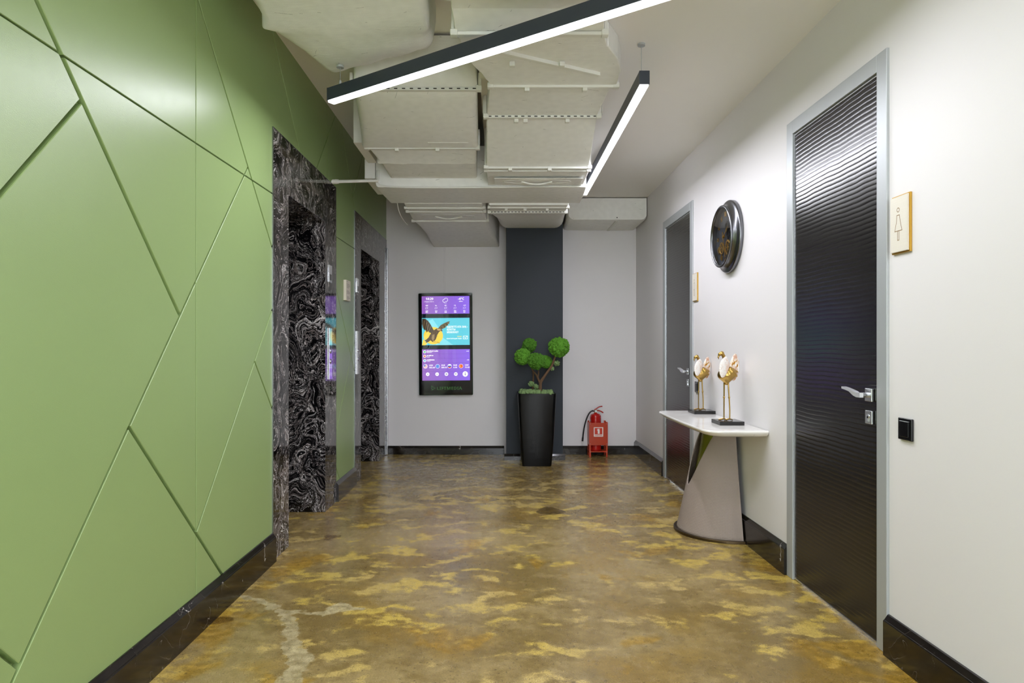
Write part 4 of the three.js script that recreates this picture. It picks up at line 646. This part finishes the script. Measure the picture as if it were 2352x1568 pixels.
// ------------------------------------------------------------------ things on the right wall
const rightItem = (name, label, cat, z, y, group) => thing(name, label, cat, [XR, y, -z], -Math.PI / 2, group);
{ const o = rightItem('wall_clock', 'round dark steel wall clock with open gears above the console', 'clock', 4.545, 2.008);
  const ring = (p, n = 72) => disc(lathe(p, n));
  part(o, 'case', ring([[0.0, 0], [0.243, 0], [0.2475, 0.004], [0.2475, 0.022], [0.243, 0.028], [0.232, 0.030], [0.220, 0.036], [0.212, 0.046], [0.208, 0.058], [0.206, 0.060], [0.196, 0.058], [0.196, 0.020], [0.0, 0.020]]), M.gun);
  part(o, 'bezel', ring([[0.206, 0.058], [0.211, 0.060], [0.213, 0.066], [0.211, 0.072], [0.205, 0.075], [0.199, 0.073], [0.195, 0.066], [0.194, 0.03]]), M.gun);
  const dial = part(o, 'dial', ring([[0.0, 0.034], [0.15, 0.034], [0.194, 0.034], [0.194, 0.030], [0, 0.030]]), paint(38, 42, 50, { roughness: 0.4 }));
  part(o, 'glass', disc(new THREE.CylinderGeometry(0.196, 0.196, 0.0006, 64)).translate(0, 0, 0.066), M.glass);
  const bar = (x, y, w, h, a, z = 0.037) => { const g = box(-w / 2, w / 2, -h / 2, h / 2, 0, 0.004, 0.001); g.rotateZ(a); return g.translate(x, y, z); };
  const num = ['XII', 'I', 'II', 'III', 'IIII', 'V', 'VI', 'VII', 'VIII', 'IX', 'X', 'XI'];
  num.forEach((s, i) => { const a = -i * Math.PI / 6, gl = [], wd = { I: 0.010, V: 0.018, X: 0.018 }; let tot = 0; for (const c of s) tot += wd[c]; let x = -tot / 2; for (const c of s) { const m = x + wd[c] / 2; if (c === 'I') gl.push([m, 0, 0.004, 0.034, 0]); else if (c === 'V') gl.push([m - 0.004, 0, 0.004, 0.034, 0.22], [m + 0.004, 0, 0.003, 0.034, -0.22]); else gl.push([m, 0, 0.004, 0.034, 0.4], [m, 0, 0.003, 0.034, -0.4]); x += wd[c]; }
    part(dial, 'numeral', gl.map(([x0, y0, w, h, r]) => { const g = box(-w / 2, w / 2, -h / 2, h / 2, 0, 0.005); g.rotateZ(r); g.translate(x0, y0 + 0.155, 0.0345); g.rotateZ(a); return g; }), M.gold); });
  const gear = (cx, cy, r, n, mat, z) => { const g = [new THREE.TorusGeometry(r, r * 0.13, 6, 36).scale(1, 1, 0.5).translate(cx, cy, z), disc(cyl(r * 0.2, r * 0.2, 0.008, 0, 0, 0, 16)).translate(cx, cy, z - 0.004)]; for (let k = 0; k < 6; k++) { const b = box(0, r, -r * 0.06, r * 0.06, -0.002, 0.002); b.rotateZ(k * Math.PI / 3); g.push(b.translate(cx, cy, z)); } for (let k = 0; k < n; k++) { const b = box(r * 1.05, r * 1.22, -r * 0.07, r * 0.07, -0.002, 0.002); b.rotateZ(k * 2 * Math.PI / n); g.push(b.translate(cx, cy, z)); } return part(o, 'gear', g, mat); };
  gear(-0.062, -0.072, 0.036, 20, M.gold, 0.043); gear(0.062, -0.082, 0.044, 24, M.gold, 0.042); gear(0.006, -0.11, 0.034, 18, M.black, 0.039); gear(0.085, 0.0, 0.05, 26, M.black, 0.040); gear(0.03, 0.065, 0.03, 16, M.black, 0.039);
  const hand = (len, w, a, z, n) => { const g = [box(-w / 2, w / 2, 0.008, len, 0, 0.003), box(-w * 1.5, w * 1.5, len * 0.55, len * 0.75, 0, 0.003), box(-w, w, -len * 0.22, 0, 0, 0.003)]; return part(o, n, g.map((q) => q.rotateZ(a).translate(0, 0, z)), M.gold); };
  hand(0.098, 0.006, -0.95, 0.048, 'hour_hand'); hand(0.152, 0.005, -2.85, 0.052, 'minute_hand');
  part(o, 'hub', disc(cyl(0.010, 0.009, 0.014, 0, 0, 0, 20)).translate(0, 0, 0.044), M.gold);
}
function wcSign(z, woman, label) {
  const o = rightItem('restroom_sign', label, 'sign', z, 1.733);
  part(o, 'back_plate', box(-0.060, 0.057, -0.114, 0.115, 0, 0.009, 0.001), M.gold);
  const f = part(o, 'front_plate', box(-0.060, 0.0525, -0.108, 0.110, 0.009, 0.0145, 0.001), M.cream);
  const tex = canvasTex(256, 490, (g, w, h) => { g.fillStyle = 'rgb(224,218,206)'; g.fillRect(0, 0, w, h); for (let i = 0; i < 26; i++) { g.strokeStyle = 'rgba(196,186,170,.35)'; g.lineWidth = 1; g.beginPath(); g.moveTo(0, i * 20 + 8 * Math.sin(i)); g.lineTo(w, i * 20 + 8 * Math.cos(i * 2)); g.stroke(); }
    g.strokeStyle = 'rgb(132,104,62)'; g.lineWidth = 7; g.lineJoin = 'miter'; g.beginPath(); g.arc(118, 116, 18, 0, 7); g.stroke();
    const P = woman ? [[98, 164], [138, 164], [150, 224], [176, 306], [66, 306], [92, 224]] : [[82, 164], [156, 164], [156, 290], [136, 290], [136, 400], [102, 400], [102, 290], [82, 290]];
    g.beginPath(); P.forEach(([x, y], i) => (i ? g.lineTo(x, y) : g.moveTo(x, y))); g.closePath(); g.stroke();
    if (woman) { g.strokeRect(109, 306, 22, 84); } else { g.beginPath(); g.moveTo(119, 290); g.lineTo(119, 400); g.stroke(); } });
  part(f, 'icon_print', new THREE.PlaneGeometry(0.110, 0.213).translate(-0.00375, 0.001, 0.0149), std({ map: tex, roughness: 0.45 }));
}
wcSign(2.598, true, 'cream and gold restroom sign with a woman outline beside the door frame');
wcSign(5.345, false, 'cream and gold restroom sign beside the far door frame and below the clock');
for (const [z, l] of [[2.572, 'black wall light switch below the woman restroom sign'], [5.315, 'black wall light switch behind the bird sculptures']]) {
  const o = rightItem('light_switch', l, 'switch', z, 0.931);
  part(o, 'plate', box(-0.0425, 0.0425, -0.0425, 0.0425, 0, 0.011, 0.003), M.gloss);
  part(o, 'rocker', box(-0.028, 0.028, -0.03, 0.03, 0.0105, 0.0145, 0.0015), M.gloss);
  part(o, 'rocker_edge', box(-0.0285, 0.0285, 0.0302, 0.0318, 0.011, 0.0145), M.alu);
}

// ------------------------------------------------------------------ console table
const TC = 4.52, TT = 0.757;
{ const o = thing('console_table', 'console table with a white marble top on a taupe wrapped cone base', 'table', [XR - 0.004, 0, -TC]);   // local: -x into the corridor
  const sh = (D, L, r) => { const s = new THREE.Shape(), r2 = r * 1.35; s.moveTo(0, -L); s.lineTo(-D + r, -L + 0.0); s.bezierCurveTo(-D + r * 0.35, -L, -D, -L + r * 0.4, -D, -L + r2); s.quadraticCurveTo(-D - 0.018, 0, -D, L - r2); s.bezierCurveTo(-D, L - r * 0.4, -D + r * 0.35, L, -D + r, L); s.lineTo(0, L); s.closePath(); return s.getPoints(14); };
  const layers = [[0.322, 0.585, TT - 0.040], [0.345, 0.607, TT - 0.033], [0.362, 0.624, TT - 0.020], [0.368, 0.630, TT - 0.010], [0.367, 0.629, TT - 0.003], [0.364, 0.626, TT]].map(([D, L, y]) => sh(D, L, 0.10).map((q) => V(q.x, y, q.y)));
  const T = [], n = layers[0].length;
  for (let i = 0; i + 1 < layers.length; i++) for (let k = 0; k < n; k++) { const m = (k + 1) % n; T.push([layers[i][k], layers[i + 1][k], layers[i + 1][m]], [layers[i][k], layers[i + 1][m], layers[i][m]]); }
  for (const q of [layers[0], layers[layers.length - 1]]) { const c = V(-0.17, q[0].y, 0); for (let k = 0; k < n; k++) T.push(q[0].y < TT - 0.02 ? [c, q[k], q[(k + 1) % n]] : [c, q[(k + 1) % n], q[k]]); }
  part(o, 'table_top', toCreasedNormals(tris(T), 0.6), M.tableTop);
  // base: th = -90 deg at the wall on the viewer's side, 0 towards the corridor, +90 deg at the wall beyond
  const HB = TT - 0.040, back = -0.030;
  const rad = (t) => { const k = Math.pow(1 - t, 1.15); return [0.20 + 0.135 * k, 0.165 + 0.145 * k]; };
  const pt = (th, y, inset = 0) => { const t = y / HB, [a, b] = rad(t); return V(back - (a - inset) * Math.cos(th), 0.018 + (HB - 0.018) * t, -(b - inset) * Math.sin(th)); };
  const shell = (th0, th1, low, inset, name, mat, thick = 0.006) => {     // low(th): height of the wrap's upper edge
    const nt = 40, ny = 36, P = [], G = [], uv = [], idx = [];
    for (const ins of [inset, inset + thick]) for (let j = 0; j <= ny; j++) for (let i = 0; i <= nt; i++) { const th = th0 + (th1 - th0) * i / nt, v = pt(th, low(th) * j / ny, ins); G.push(v.x, v.y, v.z); uv.push(th * 0.3, v.y); }
    const row = nt + 1, lay = row * (ny + 1);
    for (let q = 0; q < 2; q++) for (let j = 0; j < ny; j++) for (let i = 0; i < nt; i++) { const a = q * lay + j * row + i; q ? idx.push(a, a + row + 1, a + 1, a, a + row, a + row + 1) : idx.push(a, a + 1, a + row + 1, a, a + row + 1, a + row); }
    const rim = (a, b) => idx.push(a, b, b + lay, a, b + lay, a + lay);
    for (let i = 0; i < nt; i++) { rim(ny * row + i, ny * row + i + 1); rim(i + 1, i); }
    for (let j = 0; j < ny; j++) { rim(j * row + nt, (j + 1) * row + nt); rim((j + 1) * row, j * row); }
    const g = new THREE.BufferGeometry(); g.setAttribute('position', new THREE.Float32BufferAttribute(G, 3)); g.setAttribute('uv', new THREE.Float32BufferAttribute(uv, 2)); g.setIndex(idx); g.computeVertexNormals();
    return part(o, name, g, mat);
  };
  const edge = (th) => HB * (0.42 + 0.58 * Math.pow(sm(0, 1.12, Math.abs(th + 0.04)), 0.72));
  shell(-Math.PI / 2, Math.PI / 2, edge, 0, 'wrapped_shell', M.leather);
  shell(-Math.PI / 2, Math.PI / 2, () => HB, 0.042, 'inner_cone', M.olive, 0.004);
  const plate = []; const s = new THREE.Shape(); s.moveTo(back, 0.33); for (let k = 0; k <= 40; k++) { const th = Math.PI / 2 - Math.PI * k / 40; s.lineTo(back - 0.352 * Math.cos(th), 0.327 * Math.sin(th)); } s.closePath();
  part(o, 'foot_plate', new THREE.ExtrudeGeometry(s, { depth: 0.014, bevelEnabled: true, bevelSize: 0.004, bevelThickness: 0.002, bevelSegments: 2, curveSegments: 40 }).rotateX(-Math.PI / 2).translate(0, 0.002, 0), M.bronze);
}

// ------------------------------------------------------------------ bird sculptures
function field(res, cx, cy, cz, half, sdf) {
  const mc = new MarchingCubes(res, M.brass, false, false, 60000); mc.isolation = 0; const f = mc.field, h = res / 2;
  for (let k = 0; k < res; k++) for (let j = 0; j < res; j++) for (let i = 0; i < res; i++) f[k * res * res + j * res + i] = -sdf(cx + (i - h) / h * half, cy + (j - h) / h * half, cz + (k - h) / h * half) / half;
  mc.update();
  const g = new THREE.BufferGeometry(), n = mc.count; g.setAttribute('position', new THREE.BufferAttribute(mc.positionArray.slice(0, n * 3), 3)); g.setAttribute('normal', new THREE.BufferAttribute(mc.normalArray.slice(0, n * 3), 3));
  g.scale(half, half, half).translate(cx, cy, cz); return g;
}
const smin = (a, b, k) => { const h = clamp(0.5 + 0.5 * (b - a) / k); return b + (a - b) * h - k * h * (1 - h); };
const cap = (p, a, b, ra, rb) => { const ba = [b[0] - a[0], b[1] - a[1], b[2] - a[2]], pa = [p[0] - a[0], p[1] - a[1], p[2] - a[2]], t = clamp((pa[0] * ba[0] + pa[1] * ba[1] + pa[2] * ba[2]) / (ba[0] ** 2 + ba[1] ** 2 + ba[2] ** 2)); return Math.hypot(pa[0] - ba[0] * t, pa[1] - ba[1] * t, pa[2] - ba[2] * t) - ra - (rb - ra) * t; };
function bird(x, z, S, wingA, wingB, label) {
  // local: x to the right of the picture, y up, z towards the viewer; the bird looks to the left
  const o = thing('bird_sculpture', label, 'sculpture', [x, TT, -z], 0, 'pair of brass bird sculptures');
  part(o, 'plinth', box(-0.075, 0.08, 0, 0.024, -0.085, 0.085, 0.0015), M.slate);
  const B = 0.024, Q = (a, b, c) => [a * S, B + b * S, c * S];
  const neck = [Q(-0.018, 0.315, -0.01), Q(-0.014, 0.35, -0.02), Q(-0.012, 0.385, -0.022), Q(-0.016, 0.412, -0.022), Q(-0.028, 0.429, -0.02), Q(-0.042, 0.424, -0.018)];
  const body = field(92, -0.002 * S, B + 0.335 * S, 0, 0.122 * S, (X, Y, Zz) => {
    const p = [X, Y, Zz], q = [X / S, (Y - B) / S - 0.296, Zz / S];
    const c = Math.cos(0.18), s = Math.sin(0.18), u = q[0] * c + q[1] * s, v = -q[0] * s + q[1] * c;
    let d = (Math.hypot(u / 0.062, v / 0.044, q[2] / 0.046) - 1) * 0.044 * S;
    d = smin(d, cap(p, Q(-0.004, 0.280, 0), Q(-0.007, 0.240, 0.004), 0.040 * S, 0.015 * S), 0.02 * S);
    d = smin(d, cap(p, Q(0.018, 0.310, 0.03), Q(0.050, 0.284, 0.032), 0.024 * S, 0.005 * S), 0.008 * S);
    d = smin(d, cap(p, Q(0.01, 0.325, 0.03), Q(0.058, 0.312, 0.024), 0.018 * S, 0.004 * S), 0.006 * S);
    const r = [0.022, 0.013, 0.009, 0.0095, 0.0125, 0.010];
    for (let k = 0; k + 1 < neck.length; k++) d = smin(d, cap(p, neck[k], neck[k + 1], r[k] * S, r[k + 1] * S), 0.007 * S);
    d = smin(d, cap(p, Q(-0.043, 0.424, -0.018), Q(-0.052, 0.405, -0.016), 0.0085 * S, 0.0045 * S), 0.005 * S);
    d = smin(d, cap(p, Q(-0.052, 0.405, -0.016), Q(-0.050, 0.392, -0.016), 0.0045 * S, 0.002 * S), 0.003 * S);
    return d - 0.0016 * S * Math.max(0, Math.sin((u - v) * 190)) * sm(-0.01, 0.03, v) * sm(0, 0.02, q[2]);
  });
  part(o, 'body', body, M.brass);
  const feet = (x0, x1, lz) => { const k = (x0 + x1) / 2, l = part(o, 'leg', [tube([V(x0, B + 0.25 * S, lz * 0.6), V(x0, B + 0.21 * S, lz), V(k, B + 0.147 * S, lz), V(x1, B + 0.07 * S, lz), V(x1, B + 0.006, lz)], 0.0050 * S, 36, 8, false, 0.0040 * S), new THREE.SphereGeometry(0.0068 * S, 12, 10).scale(1, 1.5, 1).translate(k, B + 0.147 * S, lz)], M.brass);
    const g = []; for (const a of [2.6, 3.14, 3.7, 0.2]) { const L = a < 1 ? 0.02 : 0.034; g.push(tube([V(x1, B + 0.010, lz), V(x1 + Math.cos(a) * L * 0.5, B + 0.007, lz - Math.sin(a) * L * 0.5), V(x1 + Math.cos(a) * L, B + 0.0035, lz - Math.sin(a) * L)], 0.0048, 8, 6, false, 0.0028)); } part(l, 'foot', g, M.brass); };
  feet(-0.020 * S, -0.021 * S, 0.0); feet(0.004 * S, 0.012 * S, 0.012);
  const wing = (cx, cy, cz, w, h, tilt, yaw, mat, name) => { const g = new THREE.SphereGeometry(1, 36, 28), p = g.attributes.position, uvs = g.attributes.uv; for (let i = 0; i < p.count; i++) { let a = p.getX(i), b = p.getY(i), c = p.getZ(i); uvs.setXY(i, 0.5 + a * 0.45, 0.5 + b * 0.45); const k = b > 0 ? 1 - 0.34 * b * b : 1 - 0.22 * b * b; p.setXYZ(i, a * w * k, b * h, c * 0.011 * S); } g.computeVertexNormals(); g.rotateZ(tilt); g.rotateY(yaw); part(o, 'agate_wing', g.translate(cx * S, B + cy * S, cz * S), mat); };
  wing(-0.036, 0.343, 0.048, 0.041 * S, 0.069 * S, -0.26, 0.45, wingA);
  wing(0.050, 0.340, -0.012, 0.040 * S, 0.088 * S, -0.10, 0.4, wingB);
  return o;
}
bird(1.455, 4.25, 1.0, M.agate2, M.agate, 'larger brass bird sculpture with pink and amber agate wings on a slate plinth');
bird(1.498, 4.945, 0.93, M.agate2, M.agate, 'smaller brass bird sculpture with white agate wing, further along the console');

renderer.render(scene, camera);
